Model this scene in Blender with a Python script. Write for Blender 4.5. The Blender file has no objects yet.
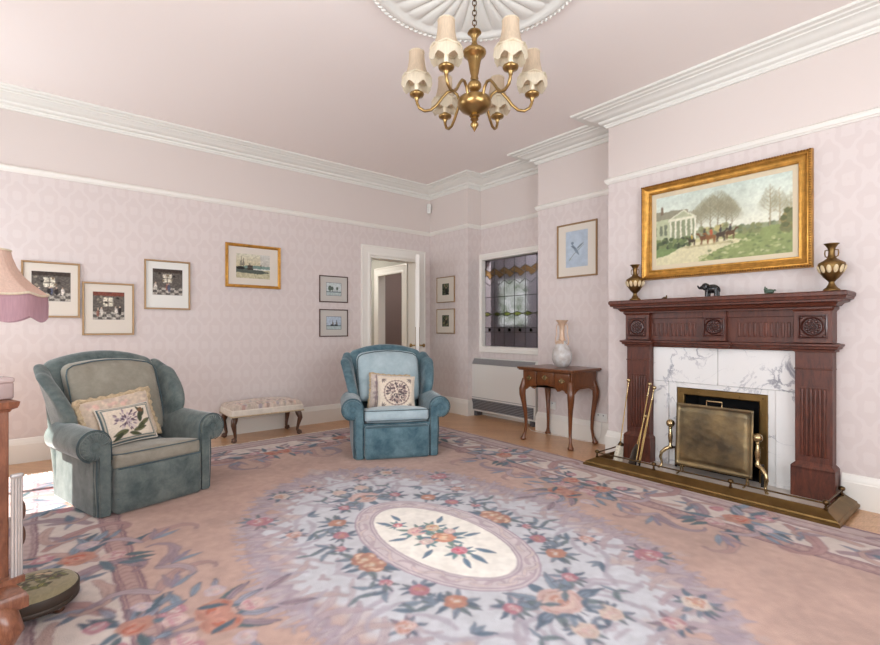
import bpy, bmesh, math, random
import numpy as np
from mathutils import Vector, Matrix, Euler

PI = math.pi
rnd = random.Random(7)
SC = bpy.context.scene
COL = SC.collection

# ------------------------------------------------------------------ camera, light, exposure
cam = bpy.data.objects.new('camera', bpy.data.cameras.new('camera'))
COL.objects.link(cam)
cam.location = (0, 0, 1.2)
cam.rotation_euler = (PI / 2, 0, -math.radians(39.49))
cam.data.sensor_width = 36.0
cam.data.lens = 480.6 / 880 * 36.0
cam.data.shift_y = 5.9 / 880
cam.data.clip_start = 0.02
SC.camera = cam

SC.view_settings.view_transform = 'Standard'
SC.view_settings.look = 'None'
SC.view_settings.exposure = 0.17
SC.view_settings.gamma = 1.0
SC.view_settings.use_curve_mapping = False
try:
    SC.cycles.use_denoising = True
    SC.cycles.max_bounces = 10
    SC.cycles.diffuse_bounces = 6
    SC.cycles.transparent_max_bounces = 12
    SC.cycles.sample_clamp_indirect = 6.0
    SC.cycles.caustics_reflective = False
    SC.cycles.caustics_refractive = False
except Exception:
    pass

w = bpy.data.worlds.new('sky')
SC.world = w
w.use_nodes = True
wn = w.node_tree
bgn = wn.nodes['Background']
bgn.inputs['Color'].default_value = (0.86, 0.93, 1.0, 1)
bgn.inputs['Strength'].default_value = 2.2

sun = bpy.data.objects.new('sun', bpy.data.lights.new('sun', 'SUN'))
COL.objects.link(sun)
sun.data.energy = 13.0
sun.data.angle = math.radians(0.6)
sun.data.color = (1.0, 0.96, 0.88)
sun.rotation_euler = Vector((0.60, -0.06, -0.80)).to_track_quat('-Z', 'Y').to_euler()


def area(name, loc, target_dir, sx, sy, energy, color=(1, 1, 1)):
    l = bpy.data.lights.new(name, 'AREA')
    l.shape = 'RECTANGLE'
    l.size = sx
    l.size_y = sy
    l.energy = energy
    l.color = color
    o = bpy.data.objects.new(name, l)
    COL.objects.link(o)
    o.location = loc
    o.rotation_euler = Vector(target_dir).to_track_quat('-Z', 'Z').to_euler()
    return o


# daylight through the tall windows of the left wall and of the wall behind the camera
area('daylight_left_far', (-1.62, 4.75, 1.6), (1, 0, 0.65), 1.2, 2.2, 40, (0.84, 0.93, 1.0))
area('daylight_left_near', (-1.62, 0.8, 1.6), (1, 0, 0.65), 1.6, 2.2, 112, (0.88, 0.95, 1.0))
area('daylight_front', (1.2, -1.82, 1.6), (0, 1, 0.70), 2.8, 2.2, 92, (0.90, 0.955, 1.0))
area('hall_fill', (3.6, 7.2, 2.7), (0, 0, -1), 0.4, 0.4, 22, (1.0, 0.95, 0.88))  # added area light with no visible fitting, lights the lobby behind the door
area('passage_fill', (5.3, 4.1, 2.9), (0, 0, -1), 0.4, 0.4, 55, (0.97, 0.98, 1.0))  # unseen light added to brighten the passage behind the leaded glass
area('far_room_fill', (5.6, 7.2, 2.9), (0, 0, -1), 0.5, 0.5, 13, (1.0, 0.95, 0.9))  # unseen light added so the room past the second doorway is not black


# ------------------------------------------------------------------ colour and materials
def lin(c):
    c = np.asarray(c, float)
    return np.where(c <= 0.04045, c / 12.92, ((c + 0.055) / 1.055) ** 2.4)


def rgb(r, g, b):
    return tuple(lin(np.array([r, g, b]) / 255.0)) + (1.0,)


def mix_rgb(nt, fac, a, b, mode='MIX'):
    m = nt.nodes.new('ShaderNodeMix')
    m.data_type = 'RGBA'
    m.blend_type = mode
    for key, val in ((0, fac), (6, a), (7, b)):
        if hasattr(val, 'is_output'):
            nt.links.new(val, m.inputs[key])
        elif val is not None:
            m.inputs[key].default_value = val
    return m.outputs[2]


def mth(nt, op, a, b=None, c=None):
    m = nt.nodes.new('ShaderNodeMath')
    m.operation = op
    for i, v in enumerate((a, b, c)):
        if v is None:
            continue
        if hasattr(v, 'is_output'):
            nt.links.new(v, m.inputs[i])
        else:
            m.inputs[i].default_value = v
    return m.outputs[0]


def ramp(nt, fac, stops):
    r = nt.nodes.new('ShaderNodeValToRGB')
    e = r.color_ramp.elements
    while len(e) < len(stops):
        e.new(0.5)
    for i, (p, c) in enumerate(stops):
        e[i].position = p
        e[i].color = c if len(c) == 4 else tuple(c) + (1,)
    nt.links.new(fac, r.inputs[0])
    return r.outputs[0]


def base_mat(name):
    m = bpy.data.materials.new(name)
    m.use_nodes = True
    nt = m.node_tree
    bs = nt.nodes['Principled BSDF']
    tc = nt.nodes.new('ShaderNodeTexCoord')
    return m, nt, bs, tc.outputs['Object']


def mapped(nt, vec, scale=(1, 1, 1), rot=(0, 0, 0)):
    mp = nt.nodes.new('ShaderNodeMapping')
    mp.inputs['Scale'].default_value = scale
    mp.inputs['Rotation'].default_value = rot
    nt.links.new(vec, mp.inputs['Vector'])
    return mp.outputs[0]


def noise(nt, vec, scale, detail=4, rough=0.55, dist=0.0):
    n = nt.nodes.new('ShaderNodeTexNoise')
    n.inputs['Scale'].default_value = scale
    n.inputs['Detail'].default_value = detail
    n.inputs['Roughness'].default_value = rough
    n.inputs['Distortion'].default_value = dist
    nt.links.new(vec, n.inputs['Vector'])
    return n.outputs['Fac']


def bump(nt, bs, h, strength=0.2, dist=0.01):
    b = nt.nodes.new('ShaderNodeBump')
    b.inputs['Strength'].default_value = strength
    b.inputs['Distance'].default_value = dist
    nt.links.new(h, b.inputs['Height'])
    nt.links.new(b.outputs[0], bs.inputs['Normal'])


def plain(name, c, rough=0.5, metal=0.0, var=0.0, vscale=8, bscale=0, bstr=0.2, sheen=0.0, spec=0.5, c2=None):
    m, nt, bs, ob = base_mat(name)
    bs.inputs['Base Color'].default_value = c
    bs.inputs['Roughness'].default_value = rough
    bs.inputs['Metallic'].default_value = metal
    bs.inputs['Specular IOR Level'].default_value = spec
    if sheen:
        bs.inputs['Sheen Weight'].default_value = sheen
        bs.inputs['Sheen Roughness'].default_value = 0.4
    if var or c2:
        n = noise(nt, ob, vscale)
        lo = c2 if c2 else tuple(v * (1 - var) for v in c[:3]) + (1,)
        hi = c if c2 else tuple(min(1, v * (1 + var)) for v in c[:3]) + (1,)
        nt.links.new(ramp(nt, n, [(0.32, lo), (0.68, hi)]), bs.inputs['Base Color'])
    if bscale:
        bump(nt, bs, noise(nt, ob, bscale, 3), bstr, 0.004)
    return m


def wood(name, dark, light, scale=(6, 6, 1.2), rough=0.28, coat=0.25):
    m, nt, bs, ob = base_mat(name)
    v = mapped(nt, ob, scale)
    n = noise(nt, v, 5.0, 6, 0.6, 1.2)
    f = noise(nt, mapped(nt, ob, tuple(s * 9 for s in scale)), 6.0, 2, 0.5)
    k = mth(nt, 'ADD', mth(nt, 'MULTIPLY', n, 0.75), mth(nt, 'MULTIPLY', f, 0.25))
    nt.links.new(ramp(nt, k, [(0.3, dark), (0.72, light)]), bs.inputs['Base Color'])
    bs.inputs['Roughness'].default_value = rough
    bs.inputs['Coat Weight'].default_value = coat
    bs.inputs['Coat Roughness'].default_value = 0.15
    return m


def painted(name, rough=0.9, sheen=0.0, bscale=0, bstr=0.3, spec=0.3, mul=None):
    m, nt, bs, ob = base_mat(name)
    a = nt.nodes.new('ShaderNodeVertexColor')
    a.layer_name = 'Col'
    nt.links.new(a.outputs['Color'], bs.inputs['Base Color'])
    bs.inputs['Roughness'].default_value = rough
    bs.inputs['Specular IOR Level'].default_value = spec
    if sheen:
        bs.inputs['Sheen Weight'].default_value = sheen
    if bscale:
        bump(nt, bs, noise(nt, ob, bscale, 3), bstr, 0.004)
    return m


def wallpaper():
    m, nt, bs, ob = base_mat('damask_wallpaper')
    s = nt.nodes.new('ShaderNodeSeparateXYZ')
    nt.links.new(ob, s.inputs[0])
    h = mth(nt, 'ADD', s.outputs[0], s.outputs[1])
    z = s.outputs[2]
    nz = noise(nt, ob, 22, 4, 0.6)
    hh = mth(nt, 'MULTIPLY', h, 2 * PI / 0.22)
    zz = mth(nt, 'MULTIPLY', z, 2 * PI / 0.34)
    f = mth(nt, 'ADD', mth(nt, 'COSINE', hh), mth(nt, 'COSINE', zz))
    f2 = mth(nt, 'MULTIPLY', mth(nt, 'COSINE', mth(nt, 'MULTIPLY', hh, 2.0)), mth(nt, 'COSINE', mth(nt, 'MULTIPLY', zz, 3.0)))
    k = mth(nt, 'ADD', mth(nt, 'MULTIPLY', f, 2.6), mth(nt, 'ADD', f2, mth(nt, 'MULTIPLY', nz, 2.2)))
    pat = mth(nt, 'SINE', mth(nt, 'MULTIPLY', k, 1.25))
    mask = ramp(nt, mth(nt, 'MULTIPLY_ADD', pat, 0.5, 0.5), [(0.42, (0, 0, 0)), (0.60, (1, 1, 1))])
    paper = mix_rgb(nt, mask, rgb(214, 203, 200), rgb(218, 208, 205))
    above = mth(nt, 'GREATER_THAN', z, 2.6)
    nt.links.new(mix_rgb(nt, above, paper, rgb(218, 208, 203)), bs.inputs['Base Color'])
    bs.inputs['Roughness'].default_value = 0.75
    bs.inputs['Specular IOR Level'].default_value = 0.25
    return m


def parquet():
    m, nt, bs, ob = base_mat('oak_parquet')
    b = nt.nodes.new('ShaderNodeTexBrick')
    b.inputs['Scale'].default_value = 1.0
    b.inputs['Brick Width'].default_value = 0.45
    b.inputs['Row Height'].default_value = 0.075
    b.inputs['Mortar Size'].default_value = 0.0012
    b.inputs['Color1'].default_value = rgb(186, 138, 98)
    b.inputs['Color2'].default_value = rgb(205, 160, 118)
    b.inputs['Mortar'].default_value = rgb(120, 82, 55)
    nt.links.new(mapped(nt, ob, (1, 1, 1), (0, 0, PI / 4)), b.inputs['Vector'])
    g = noise(nt, mapped(nt, ob, (6, 40, 1), (0, 0, PI / 4)), 3, 4)
    c = mix_rgb(nt, 0.35, b.outputs['Color'], ramp(nt, g, [(0.3, rgb(150, 104, 70)), (0.7, rgb(226, 186, 146))]))
    nt.links.new(c, bs.inputs['Base Color'])
    bs.inputs['Roughness'].default_value = 0.28
    return m


def marble():
    m, nt, bs, ob = base_mat('veined_marble')
    n1 = noise(nt, ob, 4.4, 7, 0.60, 0.8)
    v = mth(nt, 'ABSOLUTE', mth(nt, 'SUBTRACT', n1, 0.5))
    n2 = noise(nt, mapped(nt, ob, (1, 1, 1), (0.7, 0.4, 0.2)), 2.6, 3)
    v2 = mth(nt, 'ADD', v, mth(nt, 'MULTIPLY', mth(nt, 'SUBTRACT', 0.60, n2), 0.20))
    c = ramp(nt, v2, [(0.0, rgb(150, 150, 156)), (0.014, rgb(184, 184, 188)), (0.045, rgb(230, 229, 227))])
    c.node.color_ramp.elements.new(1.0).color = rgb(236, 235, 233)
    nt.links.new(c, bs.inputs['Base Color'])
    bs.inputs['Roughness'].default_value = 0.22
    return m


def velvet(name, c, c2, sheen=0.5):
    m, nt, bs, ob = base_mat(name)
    n = noise(nt, ob, 8.0, 6, 0.68, 0.15)
    nt.links.new(ramp(nt, n, [(0.30, c2), (0.66, c)]), bs.inputs['Base Color'])
    bs.inputs['Roughness'].default_value = 0.85
    bs.inputs['Sheen Weight'].default_value = sheen
    bs.inputs['Sheen Roughness'].default_value = 0.35
    bs.inputs['Specular IOR Level'].default_value = 0.2
    bump(nt, bs, noise(nt, ob, 240, 2), 0.25, 0.003)
    return m


def shade_cloth(name, c):
    m = bpy.data.materials.new(name)
    m.use_nodes = True
    nt = m.node_tree
    out = nt.nodes['Material Output']
    nt.nodes.remove(nt.nodes['Principled BSDF'])
    d = nt.nodes.new('ShaderNodeBsdfDiffuse')
    t = nt.nodes.new('ShaderNodeBsdfTranslucent')
    mx = nt.nodes.new('ShaderNodeMixShader')
    tc = nt.nodes.new('ShaderNodeTexCoord')
    n = noise(nt, mapped(nt, tc.outputs['Object'], (60, 60, 6)), 3, 2)
    col = ramp(nt, n, [(0.3, tuple(x * 0.86 for x in c[:3]) + (1,)), (0.7, c)])
    nt.links.new(col, d.inputs[0])
    nt.links.new(col, t.inputs[0])
    mx.inputs[0].default_value = 0.4
    nt.links.new(d.outputs[0], mx.inputs[1])
    nt.links.new(t.outputs[0], mx.inputs[2])
    nt.links.new(mx.outputs[0], out.inputs[0])
    return m


def glass(name, c, rough=0.0, bscale=0, bstr=0.5, alpha=1.0):
    m, nt, bs, ob = base_mat(name)
    bs.inputs['Base Color'].default_value = c
    bs.inputs['Transmission Weight'].default_value = alpha
    bs.inputs['Roughness'].default_value = rough
    bs.inputs['IOR'].default_value = 1.15
    if bscale:
        bump(nt, bs, noise(nt, ob, bscale, 2), bstr, 0.01)
    return m


M = {}
M['paper'] = wallpaper()
M['white'] = plain('white_gloss_paint', rgb(232, 229, 222), 0.35)
M['plaster'] = plain('white_plaster', rgb(232, 232, 226), 0.7)
M['ceiling'] = plain('pale_pink_ceiling_paint', rgb(240, 232, 228), 0.85, spec=0.2)
M['parquet'] = parquet()
M['marble'] = marble()
M['mahogany'] = wood('mahogany', rgb(50, 22, 14), rgb(110, 55, 36), rough=.42, coat=.06)
M['mahogany_dark'] = wood('carved_dark_mahogany', rgb(44, 18, 14), rgb(84, 40, 30))
M['walnut'] = wood('walnut', rgb(70, 36, 16), rgb(128, 74, 36))
M['cabinet_wood'] = wood('brown_cabinet_wood', rgb(84, 46, 30), rgb(150, 98, 72))
M['dark_wood'] = wood('dark_turned_wood', rgb(52, 30, 18), rgb(98, 62, 40))
M['brass'] = plain('antique_brass', rgb(158, 130, 84), 0.28, 1.0, 0.15, 14)
M['brass_dull'] = plain('dull_brass', rgb(126, 100, 62), 0.42, 1.0, 0.2, 9)
M['brass_bright'] = plain('polished_brass', rgb(186, 164, 124), 0.25, 1.0)
M['brass_screen'] = plain('tarnished_beaten_brass', rgb(150, 128, 92), 0.34, 1.0, 0.3, 5, 30, 0.25, c2=rgb(92, 84, 70))
M['bronze'] = plain('dark_bronze', rgb(96, 76, 52), 0.35, 1.0, 0.2, 12)
M['iron'] = plain('black_iron', rgb(30, 28, 28), 0.5, 0.6)
M['soot'] = plain('sooty_firebrick', rgb(22, 20, 22), 0.9, 0, 0.3)
M['gold'] = plain('gilt_frame', rgb(190, 140, 66), 0.38, 0.75, 0.25, 20, 60, 0.3)
M['gold_dark'] = plain('old_gilt_edge', rgb(128, 88, 40), 0.45, 0.6, 0.2, 20)
M['thin_gold'] = plain('thin_gold_frame', rgb(158, 128, 92), 0.4, 0.4)
M['brown_frame'] = plain('dark_brown_frame', rgb(78, 50, 40), 0.4)
M['mount_cream'] = plain('cream_mount', rgb(218, 210, 198), 0.9)
M['mount_white'] = plain('white_mount', rgb(226, 226, 220), 0.9)
M['mount_grey'] = plain('grey_mount', rgb(196, 192, 186), 0.9)
M['linen'] = plain('linen_slip', rgb(214, 200, 172), 0.9)
M['art'] = painted('printed_paper', 0.7)
M['oil'] = painted('varnished_canvas', 0.45, bscale=160, bstr=0.15)
M['needle'] = painted('needlepoint_wool', 0.95, 0.2, 300, 0.4)
M['rug'] = painted('carved_wool_pile', 0.97, 0.12, 170, 0.55, 0.1)
M['fringe'] = plain('cream_cotton_fringe', rgb(224, 216, 206), 0.95)
M['velvet'] = velvet('blue_green_velvet', rgb(104, 132, 141), rgb(54, 84, 97))
M['velvet_green'] = velvet('grey_green_velvet', rgb(116, 126, 123), rgb(68, 82, 83))
M['cush_blue'] = velvet('pale_blue_velvet', rgb(176, 194, 200), rgb(152, 172, 180), 0.35)
M['cush_shaded'] = velvet('shaded_pale_blue_velvet', rgb(156, 152, 139), rgb(132, 128, 116), 0.35)  # same cushion velvet as the pale blue, its shade put into the colour
M['piping'] = plain('slate_blue_piping', rgb(76, 94, 100), 0.8)
M['gold_fringe'] = plain('gold_cotton_fringe', rgb(188, 168, 138), 0.95, 0, 0.2, 60, 200, 0.5)
M['cream_cloth'] = plain('cream_cloth', rgb(216, 206, 192), 0.95, 0, 0.08, 20)
M['shade'] = shade_cloth('cream_pleated_silk', rgb(224, 206, 182))
M['shade_trim'] = shade_cloth('ivory_braid', rgb(236, 226, 204))
M['shade_pink'] = shade_cloth('peach_silk', rgb(226, 198, 182))
M['fringe_pink'] = shade_cloth('dusty_pink_fringe', rgb(192, 158, 168))
M['candle'] = plain('ivory_candle_tube', rgb(232, 220, 196), 0.5)
M['lead'] = plain('lead_came', rgb(52, 50, 50), 0.5, 0.5)
M['pane'] = glass('textured_grey_glass', rgb(170, 166, 172), 0.12, 38, 0.6)
M['pane_brown'] = glass('amber_brown_glass', rgb(150, 122, 84), 0.15, 38, 0.6)
M['pane_green'] = glass('olive_glass', rgb(120, 122, 72), 0.15, 38, 0.6)
M['clear'] = glass('clear_glass', rgb(245, 245, 245), 0.02)
M['heater'] = plain('white_enamel', rgb(222, 221, 216), 0.4)
M['grille'] = plain('grey_grille', rgb(150, 150, 152), 0.4, 0.3)
M['grille_dark'] = plain('dark_vent', rgb(84, 84, 88), 0.5)
M['porcelain'] = plain('white_lustre_porcelain', rgb(214, 214, 214), 0.15, 0, c2=rgb(176, 166, 158), vscale=14)
M['porcelain_gilt'] = plain('pink_gilt_porcelain', rgb(206, 176, 150), 0.3, 0.1, 0.15, 30)
M['mother'] = plain('cream_inlay', rgb(208, 188, 150), 0.3)
M['ebony'] = plain('black_ebony', rgb(26, 24, 26), 0.25)
M['jade'] = plain('dark_green_stone', rgb(66, 84, 70), 0.3, 0, 0.3, 60)
M['pewter'] = plain('silver_grey_paint', rgb(176, 172, 170), 0.3, 0.4, 0.1)
M['straw'] = plain('pale_brush_bristle', rgb(206, 198, 180), 0.95, 0, 0.2, 90, 300, 0.6)
M['dark_leather'] = plain('dark_brown_band', rgb(58, 46, 36), 0.6)
M['plastic'] = plain('white_plastic', rgb(232, 232, 228), 0.4)
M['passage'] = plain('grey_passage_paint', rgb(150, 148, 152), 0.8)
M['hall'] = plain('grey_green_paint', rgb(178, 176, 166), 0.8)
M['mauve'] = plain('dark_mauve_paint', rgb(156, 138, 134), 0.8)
M['hearth'] = plain('pale_hearth_marble', rgb(200, 190, 180), 0.3, 0, 0.1, 6)


# ------------------------------------------------------------------ mesh builder
class MB:
    def __init__(self):
        self.v = []
        self.f = []

    def add(self, vs, fs, mt=None):
        n = len(self.v)
        for p in vs:
            q = Vector(p)
            if mt is not None:
                q = mt @ q
            self.v.append((q.x, q.y, q.z))
        for f in fs:
            self.f.append(tuple(i + n for i in f))
        return self

    def box(self, x0, y0, z0, x1, y1, z1, mt=None):
        vs = [(x0, y0, z0), (x1, y0, z0), (x1, y1, z0), (x0, y1, z0), (x0, y0, z1), (x1, y0, z1), (x1, y1, z1), (x0, y1, z1)]
        return self.add(vs, [(0, 3, 2, 1), (4, 5, 6, 7), (0, 1, 5, 4), (1, 2, 6, 5), (2, 3, 7, 6), (3, 0, 4, 7)], mt)

    def prism(self, poly, d0, d1, axis='z', mt=None):
        n = len(poly)

        def P(a, b, d):
            return {'z': (a, b, d), 'y': (a, d, b), 'x': (d, a, b)}[axis]
        vs = [P(a, b, d0) for a, b in poly] + [P(a, b, d1) for a, b in poly]
        fs = [tuple(range(n))[::-1], tuple(range(n, 2 * n))]
        fs += [(i, (i + 1) % n, n + (i + 1) % n, n + i) for i in range(n)]
        return self.add(vs, fs, mt)

    def lathe(self, prof, n=28, c=(0, 0, 0), mt=None, fn=None):
        vs, fs = [], []
        k = len(prof)
        for r, z in prof:
            for i in range(n):
                a = 2 * PI * i / n
                p = (c[0] + r * math.cos(a), c[1] + r * math.sin(a), c[2] + z)
                vs.append(fn(p, a, r, z) if fn else p)
        for j in range(k - 1):
            for i in range(n):
                i2 = (i + 1) % n
                fs.append((j * n + i, j * n + i2, (j + 1) * n + i2, (j + 1) * n + i))
        if prof[0][0] > 1e-5:
            fs.append(tuple(range(n))[::-1])
        if prof[-1][0] > 1e-5:
            fs.append(tuple(range((k - 1) * n, k * n)))
        return self.add(vs, fs, mt)

    def open_lathe(self, prof, n, fn, mt=None, c=(0, 0, 0)):
        vs, fs = [], []
        for j, (r, z) in enumerate(prof):
            for i in range(n):
                a = 2 * PI * i / n
                rr, zz = fn(a, r, z, j / (len(prof) - 1))
                vs.append((c[0] + rr * math.cos(a), c[1] + rr * math.sin(a), c[2] + zz))
        for j in range(len(prof) - 1):
            for i in range(n):
                i2 = (i + 1) % n
                fs.append((j * n + i, j * n + i2, (j + 1) * n + i2, (j + 1) * n + i))
        return self.add(vs, fs, mt)

    def tube(self, path, rad, n=10, closed=False, mt=None, flat=None):
        P = [Vector(p) for p in path]
        k = len(P)
        R = rad if isinstance(rad, (list, tuple)) else [rad] * k
        T = []
        for i in range(k):
            a = P[(i - 1) % k] if (closed or i > 0) else P[i]
            b = P[(i + 1) % k] if (closed or i < k - 1) else P[i]
            T.append((b - a).normalized())
        up = Vector((0, 0, 1)) if abs(T[0].z) < 0.9 else Vector((1, 0, 0))
        u = T[0].cross(up).normalized()
        vs, fs = [], []
        for i in range(k):
            u = (u - T[i] * u.dot(T[i]))
            u = u.normalized() if u.length > 1e-6 else T[i].orthogonal().normalized()
            v = T[i].cross(u)
            for j in range(n):
                a = 2 * PI * j / n
                vs.append(P[i] + (u * math.cos(a) + v * math.sin(a)) * R[i])
        segs = k if closed else k - 1
        for i in range(segs):
            i2 = (i + 1) % k
            for j in range(n):
                j2 = (j + 1) % n
                fs.append((i * n + j, i * n + j2, i2 * n + j2, i2 * n + j))
        if not closed:
            fs.append(tuple(range(n))[::-1])
            fs.append(tuple(range((k - 1) * n, k * n)))
        return self.add(vs, fs, mt)

    def sphere(self, c, r, n=14, s=(1, 1, 1), mt=None):
        prof = [(math.sin(PI * i / n), -math.cos(PI * i / n)) for i in range(n + 1)]
        prof[0] = (0.001, -1)
        prof[-1] = (0.001, 1)
        m = Matrix.Translation(c) @ Matrix.Diagonal((r * s[0], r * s[1], r * s[2], 1))
        if mt is not None:
            m = mt @ m
        return self.lathe(prof, n * 2, mt=m)

    def sweep(self, path, prof, closed=False, mt=None):
        """profile (offset to the right of travel, height) along an XY path with mitred corners"""
        k = len(path)
        vs, fs = [], []
        n = len(prof)
        for i in range(k):
            p = Vector(path[i])
            d0 = (p - Vector(path[(i - 1) % k])).normalized() if (closed or i > 0) else None
            d1 = (Vector(path[(i + 1) % k]) - p).normalized() if (closed or i < k - 1) else None
            if d0 is None:
                d0 = d1
            if d1 is None:
                d1 = d0
            n0 = Vector((d0.y, -d0.x))
            n1 = Vector((d1.y, -d1.x))
            mv = (n0 + n1)
            mv = mv / (1 + n0.dot(n1))
            for o, z in prof:
                q = p + mv * o
                vs.append((q.x, q.y, z))
        for i in range(k if closed else k - 1):
            i2 = (i + 1) % k
            for j in range(n):
                j2 = (j + 1) % n
                fs.append((i * n + j, i2 * n + j, i2 * n + j2, i * n + j2))
        if not closed:
            fs.append(tuple(range(n)))
            fs.append(tuple(range((k - 1) * n, k * n))[::-1])
        return self.add(vs, fs, mt)

    def rbox(self, c, h, r, fn=None, n=8, mt=None, crown=(0, 0, 0)):
        """box with rounded edges, crowned faces and an optional deformation"""
        hx, hy, hz = h

        def stops(H):
            rr = min(r, H * 0.98)
            e = [-H, -H + rr * 0.25, -H + rr * 0.6, -H + rr]
            m_ = list(np.linspace(-H + rr, H - rr, n + 1))[1:-1] if H - rr > 1e-4 else []
            return e + m_ + [-x for x in e[::-1]]
        S = [stops(H) for H in h]
        idx = {}
        vs, fs = [], []

        def vert(p):
            key = (round(p[0], 5), round(p[1], 5), round(p[2], 5))
            if key not in idx:
                core = [max(-(H - min(r, H * .98)), min(H - min(r, H * .98), v)) for v, H in zip(p, h)]
                d = Vector([a - b for a, b in zip(p, core)])
                q = Vector(core) + (d.normalized() * min(r, min(h) * .98 if min(h) < r else r) if d.length > 1e-7 else d)
                t = [max(0, 1 - (q[i] / h[i]) ** 2) for i in range(3)]
                if crown[0]:
                    q.x += math.copysign(crown[0], q.x) * t[1] * t[2] * (abs(q.x) / hx)
                if crown[1]:
                    q.y += math.copysign(crown[1], q.y) * t[0] * t[2] * (abs(q.y) / hy)
                if crown[2]:
                    q.z += math.copysign(crown[2], q.z) * t[0] * t[1] * (abs(q.z) / hz)
                q = q + Vector(c)
                if fn:
                    q = Vector(fn(q))
                idx[key] = len(vs)
                vs.append(q)
            return idx[key]
        for ax in range(3):
            a, b = [(1, 2), (2, 0), (0, 1)][ax]
            for sgn in (-1, 1):
                for i in range(len(S[a]) - 1):
                    for j in range(len(S[b]) - 1):
                        quad = []
                        for da, db in ((0, 0), (1, 0), (1, 1), (0, 1)):
                            p = [0, 0, 0]
                            p[ax] = sgn * h[ax]
                            p[a] = S[a][i + da]
                            p[b] = S[b][j + db]
                            quad.append(vert(p))
                        if len(set(quad)) == 4:
                            fs.append(tuple(quad if sgn > 0 else quad[::-1]))
        return self.add(vs, fs, mt)

    def build(self, name, mat, parent=None, smooth=40, bevel=0.0, seg=2, recalc=True, solid=0.0, sub=0):
        me = bpy.data.meshes.new(name)
        me.from_pydata(self.v, [], self.f)
        if recalc:
            bm = bmesh.new()
            bm.from_mesh(me)
            bmesh.ops.recalc_face_normals(bm, faces=bm.faces)
            bm.to_mesh(me)
            bm.free()
        me.materials.append(mat)
        if smooth:
            me.shade_smooth()
            me.set_sharp_from_angle(angle=math.radians(smooth))
        o = bpy.data.objects.new(name, me)
        COL.objects.link(o)
        if parent is not None:
            o.parent = parent
        if solid:
            s = o.modifiers.new('thickness', 'SOLIDIFY')
            s.thickness = solid
        if bevel:
            b = o.modifiers.new('bevel', 'BEVEL')
            b.width = bevel
            b.segments = seg
            b.limit_method = 'ANGLE'
            b.angle_limit = math.radians(40)
        if sub:
            s = o.modifiers.new('subdivision', 'SUBSURF')
            s.levels = sub
            s.render_levels = sub
        return o


def thing(name, label, cat, loc=(0, 0, 0), rot=(0, 0, 0), group=None):
    o = bpy.data.objects.new(name, None)
    o.empty_display_size = 0.1
    COL.objects.link(o)
    o.location = loc
    o.rotation_euler = rot if isinstance(rot, (tuple, list)) else (0, 0, rot)
    return tag(o, label, cat, group)


def tag(o, label, cat, group=None, kind=None):
    o['label'] = label
    o['category'] = cat
    if group:
        o['group'] = group
    if kind:
        o['kind'] = kind
    return o


def struct(o, label=None, cat=None):
    o['kind'] = 'structure'
    if label:
        o['label'] = label
        o['category'] = cat
    return o


# ------------------------------------------------------------------ painter for woven, stitched and printed patterns
def vnoise(ny, nx, cy, cx, seed):
    r = np.random.RandomState(seed)
    g = r.rand(cy + 2, cx + 2)
    y = np.linspace(0, cy, ny)
    x = np.linspace(0, cx, nx)
    yi = np.minimum(y.astype(int), cy)
    xi = np.minimum(x.astype(int), cx)
    fy = (y - yi)[:, None]
    fx = (x - xi)[None, :]
    fy = fy * fy * (3 - 2 * fy)
    fx = fx * fx * (3 - 2 * fx)
    a = g[yi][:, xi]
    b = g[yi][:, np.minimum(xi + 1, cx + 1)]
    c = g[np.minimum(yi + 1, cy + 1)][:, xi]
    d = g[np.minimum(yi + 1, cy + 1)][:, np.minimum(xi + 1, cx + 1)]
    return (a * (1 - fx) + b * fx) * (1 - fy) + (c * (1 - fx) + d * fx) * fy


def fbm(ny, nx, cy, cx, seed, octv=4):
    s = np.zeros((ny, nx))
    amp, tot = 1.0, 0.0
    for o in range(octv):
        s += amp * vnoise(ny, nx, cy * 2 ** o, cx * 2 ** o, seed + o)
        tot += amp
        amp *= 0.55
    return s / tot


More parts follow.
